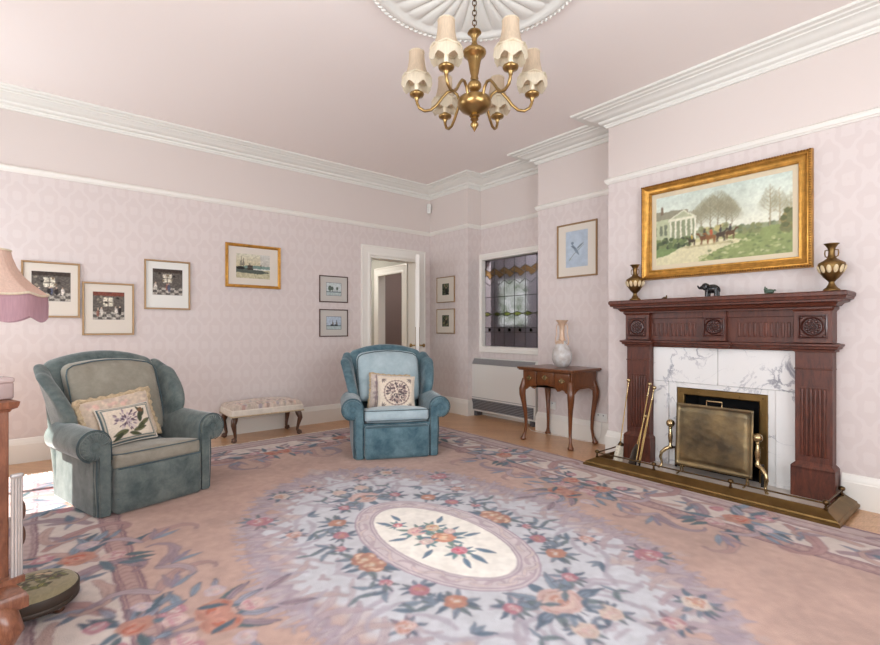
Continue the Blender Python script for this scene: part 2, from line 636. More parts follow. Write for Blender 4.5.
class Cv:
    def __init__(self, x0, x1, y0, y1, res, col):
        self.x0, self.y0, self.res = x0, y0, res
        self.nx = int(round((x1 - x0) / res)) + 1
        self.ny = int(round((y1 - y0) / res)) + 1
        self.x = np.linspace(x0, x1, self.nx)
        self.y = np.linspace(y0, y1, self.ny)
        self.a = np.empty((self.ny, self.nx, 3))
        self.a[:] = np.array(col) / 255.0

    def win(self, xa, xb, ya, yb):
        i0 = max(0, int((xa - self.x0) / self.res) - 1)
        i1 = min(self.nx, int((xb - self.x0) / self.res) + 3)
        j0 = max(0, int((ya - self.y0) / self.res) - 1)
        j1 = min(self.ny, int((yb - self.y0) / self.res) + 3)
        if i0 >= i1 or j0 >= j1:
            return None
        X, Y = np.meshgrid(self.x[i0:i1], self.y[j0:j1])
        return (slice(j0, j1), slice(i0, i1)), X, Y

    def put(self, s, m, col):
        m = np.clip(m, 0, 1)[..., None]
        self.a[s] = self.a[s] * (1 - m) + m * (np.array(col) / 255.0)

    def ell(self, cx, cy, rx, ry, col, rot=0, al=1.0):
        R = max(rx, ry) * 1.05
        w_ = self.win(cx - R, cx + R, cy - R, cy + R)
        if not w_:
            return
        s, X, Y = w_
        c, sn = math.cos(rot), math.sin(rot)
        u = ((X - cx) * c + (Y - cy) * sn) / rx
        v = (-(X - cx) * sn + (Y - cy) * c) / ry
        d = np.sqrt(u * u + v * v)
        self.put(s, (1 - d) * min(rx, ry) / self.res + 0.5 if al == 1 else np.clip((1 - d) * min(rx, ry) / self.res + 0.5, 0, 1) * al, col)

    def ring(self, cx, cy, rx, ry, wd, col, al=1.0):
        s, X, Y = self.win(cx - rx - wd, cx + rx + wd, cy - ry - wd, cy + ry + wd)
        d = np.sqrt(((X - cx) / rx) ** 2 + ((Y - cy) / ry) ** 2)
        g = np.abs(d - 1) * min(rx, ry)
        self.put(s, np.clip((wd / 2 - g) / self.res + 0.5, 0, 1) * al, col)

    def rect(self, xa, xb, ya, yb, col, al=1.0):
        w_ = self.win(xa, xb, ya, yb)
        if not w_:
            return
        s, X, Y = w_
        m = np.clip((X - xa) / self.res + .5, 0, 1) * np.clip((xb - X) / self.res + .5, 0, 1) * np.clip((Y - ya) / self.res + .5, 0, 1) * np.clip((yb - Y) / self.res + .5, 0, 1)
        self.put(s, m * al, col)

    def poly(self, pts, col, al=1.0):
        xs = [p[0] for p in pts]
        ys = [p[1] for p in pts]
        w_ = self.win(min(xs), max(xs), min(ys), max(ys))
        if not w_:
            return
        s, X, Y = w_
        ins = np.zeros(X.shape, bool)
        n = len(pts)
        for i in range(n):
            xa, ya = pts[i]
            xb, yb = pts[(i + 1) % n]
            if ya == yb:
                continue
            ins ^= ((ya > Y) != (yb > Y)) & (X < (xb - xa) * (Y - ya) / (yb - ya) + xa)
        self.put(s, ins * al, col)

    def stroke(self, pts, wd, col, al=1.0):
        """tapered line; wd = list of widths or (start, end)"""
        k = len(pts)
        W = list(np.interp(np.linspace(0, 1, k), np.linspace(0, 1, len(wd)), wd)) if isinstance(wd, (list, tuple)) else [wd] * k
        mw = max(W)
        xs = [p[0] for p in pts]
        ys = [p[1] for p in pts]
        w_ = self.win(min(xs) - mw, max(xs) + mw, min(ys) - mw, max(ys) + mw)
        if not w_:
            return
        s, X, Y = w_
        best = np.full(X.shape, -1.0)
        for i in range(k - 1):
            xa, ya = pts[i]
            xb, yb = pts[i + 1]
            dx, dy = xb - xa, yb - ya
            L = dx * dx + dy * dy + 1e-12
            t = np.clip(((X - xa) * dx + (Y - ya) * dy) / L, 0, 1)
            d = np.hypot(X - xa - t * dx, Y - ya - t * dy)
            ww = W[i] * (1 - t) + W[i + 1] * t
            best = np.maximum(best, (ww / 2 - d) / self.res + 0.5)
        self.put(s, np.clip(best, 0, 1) * al, col)

    def leaf(self, x, y, ang, L, col, wd=0.42, dark=None, al=1.0):
        n = 9
        dx, dy = math.cos(ang), math.sin(ang)
        pts = [(x + dx * L * i / n, y + dy * L * i / n) for i in range(n + 1)]
        prof = [0.02 * L] + [L * wd * math.sin(PI * (i / n) ** 0.8) for i in range(1, n)] + [0.01 * L]
        if dark:
            self.stroke(pts, [q + 0.009 for q in prof], dark, al * 0.55)
        self.stroke(pts, prof, col, al)
        if dark:
            self.stroke(pts, 0.006, dark, al * 0.5)

    def rose(self, x, y, r, outer, mid, core, rot=0.0, dark=None, k=6):
        """many overlapping small petals, pale outside, deeper towards the heart"""
        g = random.Random(int((x * 37 + y * 91) * 1000) + k)
        for i in range(k + 1):
            a = rot + 2 * PI * i / (k + 1)
            o = r * g.uniform(.5, .66)
            self.ell(x + o * math.cos(a), y + o * math.sin(a), .46 * r, .34 * r, outer, a + PI / 2 + g.uniform(-.4, .4))
        for i in range(16):
            t = i / 16
            a = rot + i * 2.4
            o = r * (.85 * (1 - t) ** .7) * g.uniform(.75, 1.1)
            c0 = np.array(outer) * (1 - t) + np.array(mid) * t
            c = c0 * g.uniform(.90, 1.06)
            if g.random() < .3:
                c = np.array(core) * g.uniform(.95, 1.08)
            self.ell(x + o * math.cos(a), y + o * math.sin(a), r * g.uniform(.18, .30), r * g.uniform(.10, .17), np.clip(c, 0, 255), a + PI / 2 + g.uniform(-.5, .5), .85)
            if dark and i % 2:
                self.stroke([(x + (o + .12 * r) * math.cos(a + q_), y + (o + .12 * r) * math.sin(a + q_)) for q_ in (-.3, 0, .3)], .07 * r, dark, .35)
        self.ell(x, y, .17 * r, .13 * r, core, rot, .8)

    def spiral(self, x, y, ang, L, k0, k1, wd, col, dark=None, n=26, al=1.0):
        pts = [(x, y)]
        a = ang
        for i in range(n):
            t = i / n
            a += (k0 + (k1 - k0) * t * t) * L / n
            x += math.cos(a) * L / n
            y += math.sin(a) * L / n
            pts.append((x, y))
        if dark:
            self.stroke(pts, [q + 0.011 for q in wd], dark, 0.7 * al)
        self.stroke(pts, wd, col, al)
        if dark:
            self.stroke(pts, 0.006, dark, 0.4 * al)
        return pts

    def speck(self, amt, seed, cells=60, octv=2):
        f = fbm(self.ny, self.nx, max(2, int(cells * self.ny / max(self.nx, self.ny))), max(2, int(cells * self.nx / max(self.nx, self.ny))), seed, octv)
        self.a *= (1 + (f - 0.5) * 2 * amt)[..., None]
        np.clip(self.a, 0, 1, out=self.a)

    def warp(self, amt, cells, seed, octv=3):
        """hand-drawn wobble: every cell takes its colour from a slightly displaced cell"""
        cy = max(2, int(cells * self.ny / max(self.nx, self.ny)))
        cx = max(2, int(cells * self.nx / max(self.nx, self.ny)))
        dx = (fbm(self.ny, self.nx, cy, cx, seed, octv) - .5) * 2 * amt / self.res
        dy = (fbm(self.ny, self.nx, cy, cx, seed + 50, octv) - .5) * 2 * amt / self.res
        j, i = np.mgrid[0:self.ny, 0:self.nx]
        fj, fi = np.clip(j + dy, 0, self.ny - 1.001), np.clip(i + dx, 0, self.nx - 1.001)
        j0, i0 = fj.astype(int), fi.astype(int)
        tj, ti = (fj - j0)[..., None], (fi - i0)[..., None]
        A = self.a
        self.a = (A[j0, i0] * (1 - ti) + A[j0, i0 + 1] * ti) * (1 - tj) + (A[j0 + 1, i0] * (1 - ti) + A[j0 + 1, i0 + 1] * ti) * tj


def colour(me, arr):
    c = np.ones((arr.reshape(-1, 3).shape[0], 4), np.float32)
    c[:, :3] = lin(np.clip(arr.reshape(-1, 3), 0, 1))
    at = me.color_attributes.new('Col', 'FLOAT_COLOR', 'POINT')
    at.data.foreach_set('color', c.ravel())


def sheet(name, cv, mat, parent, zfun=None, z=0.0, mt=None):
    """grid mesh in local XY with the canvas as its woven / printed colour"""
    X, Y = np.meshgrid(cv.x, cv.y)
    Z = np.full(X.shape, z) if zfun is None else zfun(X, Y)
    V = np.stack([X, Y, Z], -1).reshape(-1, 3)
    idx = np.arange(cv.nx * cv.ny).reshape(cv.ny, cv.nx)
    F = np.stack([idx[:-1, :-1], idx[:-1, 1:], idx[1:, 1:], idx[1:, :-1]], -1).reshape(-1, 4)
    me = bpy.data.meshes.new(name)
    me.vertices.add(len(V))
    me.vertices.foreach_set('co', V.astype(np.float32).ravel())
    me.loops.add(F.size)
    me.loops.foreach_set('vertex_index', F.astype(np.int32).ravel())
    me.polygons.add(len(F))
    me.polygons.foreach_set('loop_start', np.arange(0, F.size, 4, dtype=np.int32))
    me.update(calc_edges=True)
    me.validate()
    colour(me, cv.a)
    me.materials.append(mat)
    me.shade_smooth()
    o = bpy.data.objects.new(name, me)
    COL.objects.link(o)
    if parent is not None:
        o.parent = parent
    return o


# ------------------------------------------------------------------ room shell
XL, YF = -1.4, -1.6
YB, XP, XR, XC = 5.684, 4.489, 4.731, 4.197
ZC = 3.26
m = MB()
m.box(XL - .2, YF - .2, -.1, 7.2, 8.6, 0)
struct(m.build('floor', M['parquet'], smooth=0))
m = MB()
m.box(XL - .2, YF - .2, ZC, 7.2, 8.6, ZC + .1)
struct(m.build('ceiling', M['ceiling'], smooth=0))

m = MB()                                              # back wall with the doorway
m.box(XL - .2, YB, 0, 3.44, YB + .2, ZC)
m.box(4.25, YB, 0, XP + .3, YB + .2, ZC)
m.box(3.44, YB, 2.2, 4.25, YB + .2, ZC)
struct(m.build('wall_back', M['paper'], smooth=0))

YW0, YW1, ZW0, ZW1 = 3.70, 4.80, 0.95, 2.15           # leaded window opening
FY0, FY1, FZ = 1.213, 1.88, 0.70                      # fireplace opening
m = MB()
m.box(XP, 4.844, 0, XP + .3, YB, ZC)
m.box(XR, 3.633, 0, XR + .16, YW0, ZC)
m.box(XR, YW1, 0, XR + .16, 4.844, ZC)
m.box(XR, YW0, 0, XR + .16, YW1, ZW0)
m.box(XR, YW0, ZW1, XR + .16, YW1, ZC)
m.box(XP, 2.541, 0, XR + .16, 3.633, ZC)
m.box(XC, FY1, 0, XR + .16, 2.541, ZC)
m.box(XC, .54, 0, XR + .16, FY0, ZC)
m.box(XC, FY0, FZ, XR + .16, FY1, ZC)
m.box(XP, YF - .2, 0, XR + .16, .54, ZC)
struct(m.build('wall_right', M['paper'], smooth=0))


def holed(mb, axis, p0, p1, a0, a1, holes):
    """wall slab between p0 and p1 across, a0..a1 along, with full-height-free rectangular holes (b0,b1,z0,z1)"""
    def bx(b0, b1, z0, z1):
        if axis == 'x':
            mb.box(p0, b0, z0, p1, b1, z1)
        else:
            mb.box(b0, p0, z0, b1, p1, z1)
    cur = a0
    for b0, b1, z0, z1 in sorted(holes):
        bx(cur, b0, 0, ZC)
        bx(b0, b1, 0, z0)
        bx(b0, b1, z1, ZC)
        cur = b1
    bx(cur, a1, 0, ZC)


HL = [(0.0, 1.6, 0.5, 2.7), (4.15, 5.35, 0.5, 2.7)]
HF = [(-0.2, 2.6, 0.5, 2.7)]
m = MB()
holed(m, 'x', XL - .2, XL, YF - .2, YB, HL)
struct(m.build('wall_left', M['paper'], smooth=0))
m = MB()
holed(m, 'y', YF - .2, YF, XL - .2, XP, HF)
struct(m.build('wall_front', M['paper'], smooth=0))


def sash(name, axis, pos, b0, b1, z0, z1, n):
    root = bpy.data.objects.new(name, None)
    COL.objects.link(root)
    root['kind'] = 'structure'
    mm = MB()

    def bx(ba, bb, za, zb, t=.05):
        if axis == 'x':
            mm.box(pos - t, ba, za, pos + t, bb, zb)
        else:
            mm.box(ba, pos - t, za, bb, pos + t, zb)
    bx(b0, b1, z0, z0 + .06)
    bx(b0, b1, z1 - .06, z1)
    for i in range(n + 1):
        c = b0 + (b1 - b0) * i / n
        bx(max(b0, c - .03), min(b1, c + .03), z0, z1, .04)
    bx(b0, b1, (z0 + z1) / 2 - .025, (z0 + z1) / 2 + .025, .04)
    mm.build('window_frame', M['white'], root, 0, .006)
    return root


sash('window_2', 'x', XL - .1, *HL[0], 2)
sash('window_3', 'x', XL - .1, *HL[1], 2)
sash('window_4', 'y', YF - .1, *HF[0], 3)

# cornice, picture rail, skirting
ROOM = [(XL, YF), (XL, YB), (XP, YB), (XP, 4.844), (XR, 4.844), (XR, 3.633), (XP, 3.633), (XP, 2.541), (XC, 2.541), (XC, .54), (XP, .54), (XP, YF)]
Z0 = 3.125
cor = [(0, Z0), (.018, Z0), (.022, Z0 + .012), (.030, Z0 + .016), (.034, Z0 + .03), (.050, Z0 + .034), (.062, Z0 + .042), (.070, Z0 + .058),
       (.095, Z0 + .064), (.125, Z0 + .076), (.150, Z0 + .094), (.165, Z0 + .098), (.170, Z0 + .106), (.205, Z0 + .108), (.214, Z0 + .116),
       (.250, Z0 + .118), (.256, Z0 + .125), (.256, ZC), (0, ZC)]
m = MB()
m.sweep(ROOM, cor, True)
struct(m.build('trim_1', M['plaster'], smooth=25))
m = MB()
rail = [(0, 2.583), (.012, 2.583), (.016, 2.592), (.024, 2.598), (.027, 2.612), (.03, 2.618), (.03, 2.628), (.018, 2.634), (.012, 2.64), (0, 2.64)]
m.sweep(ROOM, rail, True)
struct(m.build('trim_2', M['white'], smooth=25))
sk = [(0, 0), (.022, 0), (.022, .165), (.018, .172), (.018, .182), (.012, .196), (.008, .214), (0, .22)]
m = MB()
m.sweep([(XL, YF), (XL, YB), (3.302, YB)], sk)
struct(m.build('baseboard_back', M['white'], smooth=25))
m = MB()
m.sweep([(XP, YB), (XP, 4.844), (XR, 4.844), (XR, 3.633), (XP, 3.633), (XP, 2.541), (XC, 2.541), (XC, 2.325)], sk)
struct(m.build('baseboard_right', M['white'], smooth=25))
m = MB()
m.sweep([(XC, .785), (XC, .54), (XP, .54), (XP, YF), (XL, YF)], sk)
struct(m.build('baseboard_front', M['white'], smooth=25))

# door, casing, lobby behind
arch = [(0, 0), (0, .022), (.015, .026), (.025, .02), (.095, .02), (.105, .026), (.125, .028), (.138, .022), (.138, 0)]
dr = bpy.data.objects.new('door_1', None)
COL.objects.link(dr)
dr['kind'] = 'structure'
m = MB()
mtb = Matrix(((1, 0, 0, 0), (0, 0, -1, YB), (0, 1, 0, 0), (0, 0, 0, 1)))
m.sweep([(4.25 + .138, 0), (4.25 + .138, 2.2 + .138), (3.44 - .138, 2.2 + .138), (3.44 - .138, 0)][::-1], arch, False, mtb)
m.box(3.44, YB, 0, 3.465, YB + .2, 2.2)
m.box(4.225, YB, 0, 4.25, YB + .2, 2.2)
m.box(3.465, YB, 2.175, 4.225, YB + .2, 2.2)
m.build('door_frame', M['white'], dr, 30)
leaf = bpy.data.objects.new('door_leaf', None)
COL.objects.link(leaf)
leaf.parent = dr
hv = Vector((4.225, 5.668))
dv = Vector((-.585, -.811)).normalized()
leaf.location = (hv.x, hv.y, 0)
leaf.rotation_euler = (0, 0, math.atan2(dv.y, dv.x))
m = MB()
m.box(0.01, -.023, .01, .75, .023, 2.17)
for s in (-1, 1):
    for (xa, xb, za, zb) in ((.12, .34, .25, .85), (.42, .64, .25, .85), (.12, .34, 1.1, 2.0), (.42, .64, 1.1, 2.0)):
        mm = Matrix.Translation(((xa + xb) / 2, s * .023, (za + zb) / 2)) @ Matrix.Rotation(PI / 2, 4, 'X')
        ww, hh = xb - xa, zb - za
        m.sweep([(-ww / 2, -hh / 2), (-ww / 2, hh / 2), (ww / 2, hh / 2), (ww / 2, -hh / 2)], [(0, -.006), (0, .006), (.02, .006), (.03, -.006)], True, mm)
m.build('door_panel', M['white'], leaf, 30)
for s in (-1, 1):
    mh = MB()
    mh.box(.655, s * .023, .88, .70, s * .029, 1.22)
    mh.lathe([(.011, 0), (.011, .04), (.02, .045), (.027, .06), (.022, .075), (.001, .08)], 14,
             mt=Matrix.Translation((.68, s * .026, .975)) @ Matrix.Rotation(-s * PI / 2, 4, 'X'))
    mh.build('door_handle', M['brass'], leaf, 40, .003)
# lobby
XH = 4.49
m = MB()
m.box(XH, YB + .2, 0, XH + .12, 6.38, ZC)
m.box(XH, 7.12, 0, XH + .12, 8.5, ZC)
m.box(XH, 6.38, 2.12, XH + .12, 7.12, ZC)
m.box(2.4, 8.4, 0, XH, 8.5, ZC)
m.box(2.3, YB + .2, 0, 2.4, 8.5, ZC)
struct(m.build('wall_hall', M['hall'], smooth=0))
m = MB()
m.box(6.6, YB + .25, 0, 6.7, 8.5, ZC)
m.box(XH + .12, 8.4, 0, 6.6, 8.5, ZC)
m.box(XR + .17, YB + .2, 0, 6.7, YB + .3, ZC)
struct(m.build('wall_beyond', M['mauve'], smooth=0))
d2 = bpy.data.objects.new('door_2', None)
COL.objects.link(d2)
d2['kind'] = 'structure'
m = MB()
mtr = Matrix(((0, 0, -1, XH), (-1, 0, 0, 0), (0, 1, 0, 0), (0, 0, 0, 1)))
m.sweep([(-7.12 - .12, 0), (-7.12 - .12, 2.12 + .12), (-6.38 + .12, 2.12 + .12), (-6.38 + .12, 0)], arch, False, mtr)
m.box(XH, 6.38, 0, XH + .12, 6.40, 2.12)
m.box(XH, 7.10, 0, XH + .12, 7.12, 2.12)
m.build('door_frame', M['white'], d2, 30)
# passage behind the leaded window
m = MB()
m.box(5.7, 2.6, 0, 5.8, YB + .2, ZC)
m.box(XR + .16, 2.5, 0, 5.8, 2.6, ZC)
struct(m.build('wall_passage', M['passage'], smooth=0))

# leaded window
wr = bpy.data.objects.new('window_1', None)
COL.objects.link(wr)
wr['kind'] = 'structure'
m = MB()
mtw = Matrix(((0, 0, -1, XR), (-1, 0, 0, 0), (0, 1, 0, 0), (0, 0, 0, 1)))
fr = [(0, 0), (0, .02), (.01, .026), (.05, .026), (.06, .02), (.08, .02), (.085, -.05), (.08, -.05), (.0, 0)]
m.sweep([(-YW1 - .08, ZW0 - .08), (-YW1 - .08, ZW1 + .08), (-YW0 + .06, ZW1 + .08), (-YW0 + .06, ZW0 - .08)], fr[:-1], True, mtw)
m.build('window_frame', M['white'], wr, 30)
GX = XR + .045
ncol = 6
cw = (YW1 - YW0) / ncol


def gpane(name, pts_sets, mat):
    mm = MB()
    for pts in pts_sets:
        mm.prism(pts, GX - .003, GX + .003, 'x')
    return mm.build(name, mat, wr, 0)


rows = [ZW0, ZW0 + .20, ZW0 + .26, ZW0 + .42, ZW0 + .45, ZW0 + .70, ZW0 + .88, ZW0 + .96, ZW0 + 1.08, ZW1]
clear, brown, green = [], [], []
lead = MB()


def lbar(pts, r=.0045):
    lead.tube([(GX - .004, y, z) for y, z in pts], r, 6)


for i in range(ncol):
    y0, y1 = YW0 + cw * i, YW0 + cw * (i + 1)
    yc = (y0 + y1) / 2

    def wave(z, amp, k=8):
        return [(y0 + cw * t / k, z + amp * math.sin(2 * PI * t / k)) for t in range(k + 1)]
    w1, w2 = wave(ZW0 + .43, .012), wave(ZW0 + .46, -.012)
    clear.append([(y0, ZW0), (y1, ZW0), (y1, ZW0 + .2), (y0, ZW0 + .2)])
    rr = .024
    circ = [(yc + rr * math.cos(t), ZW0 + .23 + rr * math.sin(t)) for t in np.linspace(0, 2 * PI, 15)]
    lbar(circ, .004)
    brown.append(circ[:-1])
    lw = [(y0, ZW0 + .2), (y1, ZW0 + .2)]
    clear.append(lw + w1[::-1])
    green.append(w1 + w2[::-1])
    w3 = [(y0, ZW0 + .90), (yc, ZW0 + .84), (y1, ZW0 + .90)]
    w4 = [(y0, ZW0 + .98), (y0 + cw * .3, ZW0 + .94), (yc, ZW0 + .93), (y0 + cw * .75, ZW0 + .98), (y1, ZW0 + .98)]
    w5 = [(y0, ZW0 + 1.08), (yc, ZW0 + 1.03), (y1, ZW0 + 1.08)]
    clear.append(w2 + w3[::-1])
    clear.append(w3 + w4[::-1])
    brown.append(w4 + w5[::-1])
    clear.append(w5 + [(y1, ZW1), (y0, ZW1)])
    for wv in (w1, w2, w3, w4, w5):
        lbar(wv)
    lbar([(y0, ZW0), (y0, ZW1)])
    lbar([(y0, ZW0 + .98), (y1, ZW0 + 1.08)], .004)
for z in (ZW0 + .2, ZW0 + .26, ZW0 + .68):
    lbar([(YW0, z), (YW1, z)])
gpane('clear_panes', clear, M['pane'])
gpane('amber_panes', brown, M['pane_brown'])
gpane('olive_panes', green, M['pane_green'])
lead.build('lead_came', M['lead'], wr, 40)
# bright garden window at the far side of the passage, seen through the leaded glass
m = MB()
m.box(5.66, 4.83, 1.25, 5.7, 5.35, 1.96)
gm = bpy.data.materials.new('garden_daylight')
gm.use_nodes = True
gnt = gm.node_tree
em = gnt.nodes.new('ShaderNodeEmission')
tco = gnt.nodes.new('ShaderNodeTexCoord')
gc = ramp(gnt, noise(gnt, tco.outputs['Object'], 9, 4), [(0.4, rgb(90, 110, 70)), (0.62, rgb(240, 245, 240))])
gnt.links.new(gc, em.inputs[0])
em.inputs[1].default_value = 1.6
gnt.links.new(em.outputs[0], gnt.nodes['Material Output'].inputs[0])
struct(m.build('window_5', gm, smooth=0))

# ------------------------------------------------------------------ mantelpiece and fireplace
MC = 1.553                                            # centre line of the fireplace
mp = thing('mantelpiece', 'carved red mahogany mantelpiece with fluted pillars and three round rosettes', 'mantelpiece', (XC, MC, 0))


def lx(X):
    return X - XC


def ly(Y):
    return Y - MC


# shelf: stacked mouldings with returned ends
m = MB()
HWS = .842
XF = -.247
prof = [(-.2, 1.335), (-.10, 1.335), (-.10, 1.345), (-.075, 1.352), (-.06, 1.372), (-.03, 1.380), (-.03, 1.392), (-.012, 1.396), (-.008, 1.412), (0, 1.418), (0, 1.438), (-.01, 1.447), (-.2, 1.447)]
m.sweep([(0, -HWS), (XF, -HWS), (XF, HWS), (0, HWS)][::-1], prof, False)
m.box(XF + .15, -HWS + .15, 1.335, 0, HWS - .15, 1.447)
m.build('shelf', M['mahogany'], mp, 30)
m = MB()                                              # frieze board with flutes between blocks
XFZ = -.075
m.box(XFZ, -.74, 1.085, 0, .74, 1.337)
m.box(XFZ - .012, -.74, 1.285, XFZ, .74, 1.337)
m.build('frieze', M['mahogany'], mp, 30, .003)
for sgn in (1, -1):
    m = MB()
    for i in range(11):
        y = sgn * (.145 + .0355 * i) + sgn * .02
        m.rbox((XFZ, y, 1.19), (.006, .010, .055), .006, n=2)
    m.build('flute_strip', M['mahogany'], mp, 40)
m = MB()                                              # lower moulding of the frieze
mprof = [(0, 1.04), (.010, 1.04), (.012, 1.052), (.028, 1.06), (.030, 1.073), (.042, 1.08), (.042, 1.092), (0, 1.1)]
yy = [-.745, -.52, -.08, .08, .52, .745]
pth = [(0, .742), (-.112, .742), (-.112, .528), (-.06, .528), (-.06, .085), (-.095, .085), (-.095, -.085), (-.06, -.085), (-.06, -.528), (-.112, -.528), (-.112, -.742), (0, -.742)]
m.sweep(pth, mprof, False)
m.box(-.05, -.535, 1.04, 0, .535, 1.1)
m.box(-.105, .535, 1.04, 0, .755, 1.1)
m.box(-.105, -.755, 1.04, 0, -.535, 1.1)
m.build('frieze_moulding', M['mahogany'], mp, 30)


def rosette(parent, x, y, z, s):
    """square block face with a carved round patera, facing -x"""
    mt = Matrix.Translation((x, y, z)) @ Matrix.Rotation(-PI / 2, 4, 'Y')
    mm = MB()
    mm.sweep([(-s, -s), (-s, s), (s, s), (s, -s)], [(0, 0), (0, .006), (.008, .008), (.014, 0)], True, mt)
    R = s * .8
    mm.lathe([(R, 0), (R, .01), (R * .93, .014), (R * .86, .008), (R * .82, .003), (.001, .003)], 36, mt=mt)
    for i in range(12):
        a = 2 * PI * i / 12
        mm.sphere((R * .6 * math.cos(a), R * .6 * math.sin(a), .005), R * .16, 6, (1.2, .9, .6), mt)
    for i in range(8):
        a = 2 * PI * (i + .5) / 8
        mm.sphere((R * .3 * math.cos(a), R * .3 * math.sin(a), .006), R * .12, 6, (1, 1, .8), mt)
    mm.sphere((0, 0, .008), R * .13, 8, (1, 1, .8), mt)
    for sx in (-1, 1):
        for sy in (-1, 1):
            mm.sphere((sx * s * .78, sy * s * .78, .004), s * .13, 6, (1, 1, .6), mt)
    return mm.build('rosette', M['mahogany_dark'], parent, 40)


for sgn in (1, -1):                                   # pillars
    yc_ = sgn * .633
    pil = MB()
    pil.box(-.107, yc_ - .105, .27, 0, yc_ + .105, 1.05)
    pil.box(-.115, yc_ - .108, .915, 0, yc_ + .108, .925)
    for z in (1.045,):
        pil.box(-.115, yc_ - .108, z - .01, 0, yc_ + .108, z)
    po = pil.build('pillar', M['mahogany'], mp, 0, .003)
    m = MB()                                          # reeded panel
    for i in range(6):
        y = yc_ - .062 + .0248 * i
        m.rbox((-.108, y, .55), (.009, .0095, .235), .008, n=3)
    m.box(-.112, yc_ - .083, .785, -.10, yc_ + .083, .795)
    m.box(-.112, yc_ - .083, .305, -.10, yc_ + .083, .315)
    m.build('reeding', M['mahogany'], po, 40)
    m = MB()
    m.box(-.135, yc_ - .125, .03, 0, yc_ + .125, .235)
    m.sweep([(0, yc_ + .125), (-.135, yc_ + .125), (-.135, yc_ - .125), (0, yc_ - .125)], [(0, .225), (0, .24), (-.006, .25), (-.02, .262), (-.026, .275), (-.05, .275), (-.05, .225)], False)
    m.build('plinth', M['mahogany'], mp, 30, .003)
    m = MB()
    m.box(-.125, yc_ - .108, 1.10, 0, yc_ + .108, 1.345)
    m.sweep([(0, yc_ + .108), (-.125, yc_ + .108), (-.125, yc_ - .108), (0, yc_ - .108)], [(0, 1.318), (.012, 1.33), (.018, 1.345), (-.05, 1.345), (-.05, 1.318)], False)
    b = m.build('corner_block', M['mahogany'], mp, 30, .002)
    rosette(b, -.126, yc_, 1.212, .083)
m = MB()
m.box(-.118, -.085, 1.10, 0, .085, 1.345)
b = m.build('centre_block', M['mahogany'], mp, 30, .003)
rosette(b, -.119, 0, 1.212, .078)

ms = thing('marble_surround', 'white grey-veined marble slabs around the fireplace opening', 'fireplace surround', (XC, MC, 0))
m = MB()
m.box(-.04, -.525, .745, -.001, -.002, 1.038)
m.box(-.04, .002, .745, -.001, .525, 1.038)
m.box(-.04, -.525, .03, -.001, -.395, .743)
m.box(-.04, .395, .03, -.001, .525, .743)
m.build('outer_slab', M['marble'], ms, 0, .002)
m = MB()
m.box(-.028, -.393, .03, -.001, -.342, .743)
m.box(-.028, .33, .03, -.001, .393, .743)
m.box(-.028, -.342, .702, -.001, .33, .743)
m.build('inner_slip', M['marble'], ms, 0, .003)

fi = thing('fireplace_insert', 'brass-rimmed black fireplace opening behind the beaten brass screen', 'fireplace', (XC, MC, 0))
m = MB()
a0, a1 = FY0 - MC, FY1 - MC
m.sweep([(-a1, .03), (-a1, FZ), (-a0, FZ), (-a0, .03)], [(0, 0), (0, .012), (.006, .016), (.05, .016), (.058, .01), (.058, -.02), (0, -.02)], False,
        Matrix(((0, 0, -1, -.012), (-1, 0, 0, 0), (0, 1, 0, 0), (0, 0, 0, 1))))
for (y, z) in [(a1 - .03, .3), (a1 - .03, .55), (a1 - .03, .67), (.15, .67), (-.15, .67), (a0 + .03, .67), (a0 + .03, .55), (a0 + .03, .3)]:
    m.sphere((-.030, y, z), .006, 6)
m.build('brass_rim', M['brass_dull'], fi, 30)
m = MB()
m.box(.34, a0 + .003, .001, .36, a1 - .003, .695)
m.box(.02, a0 + .003, .031, .36, a0 + .02, .69)
m.box(.02, a1 - .02, .031, .36, a1 - .003, .69)
m.box(.02, a0 + .003, .675, .36, a1 - .003, .695)
m.box(.02, a0 + .003, .001, .36, a1 - .003, .031)
m.build('firebox', M['soot'], fi, 0)
m = MB()
for i in range(7):
    m.tube([(.06, -.18 + .06 * i, .12), (.06, -.18 + .06 * i, .26)], .008, 8)
m.box(.05, -.22, .10, .30, .22, .12)
m.build('grate', M['iron'], fi, 40)

m = MB()
m.box(3.738, .79, 0, XC, 2.34, .03)
struct(m.build('trim_3', M['hearth'], smooth=0, bevel=.004))

# fender
fe = thing('fender', 'long low brass hearth fender with a top rail on ball finials', 'fender', (3.63, 1.565, .0165))
FW = .878
m = MB()
# the moulded base: wide sloping sides, path travelled so that the inside of the hearth is on the left
pth = [(.55, FW), (0, FW), (0, -FW), (.55, -FW)]
bp = [(0, 0), (0, -.012), (0, -.022)]
fprof = [(0, 0), (0, .016), (.012, .022), (.016, .032), (.075, .062), (.082, .07), (.092, .07), (.095, .035), (.1, 0)]
m.sweep(pth, [(-o, z) for o, z in fprof], False)
m.build('base', M['brass_dull'], fe, 30)


def ballpost(mb, x, y, z):
    mb.lathe([(.012, 0), (.014, .006), (.007, .012), (.010, .018), (.006, .024), (.008, .03), (.016, .036), (.0195, .046), (.016, .057), (.001, .063)], 14, c=(x, y, z))


rx0, rx1, ry = .085, .52, FW - .085
posts = [(rx0, ry), (rx0, .29), (rx0, -.26), (rx0, -ry), (rx1 - .03, ry), (rx1 - .03, -ry)]
m = MB()
m.tube([(rx1 - .03, ry, .105), (rx0, ry, .105), (rx0, -ry, .105), (rx1 - .03, -ry, .105)], .006, 8)
m.build('rail', M['bronze'], fe, 40)
for x, y in posts:
    m = MB()
    ballpost(m, x, y, .066)
    m.build('finial', M['bronze'], fe, 60)

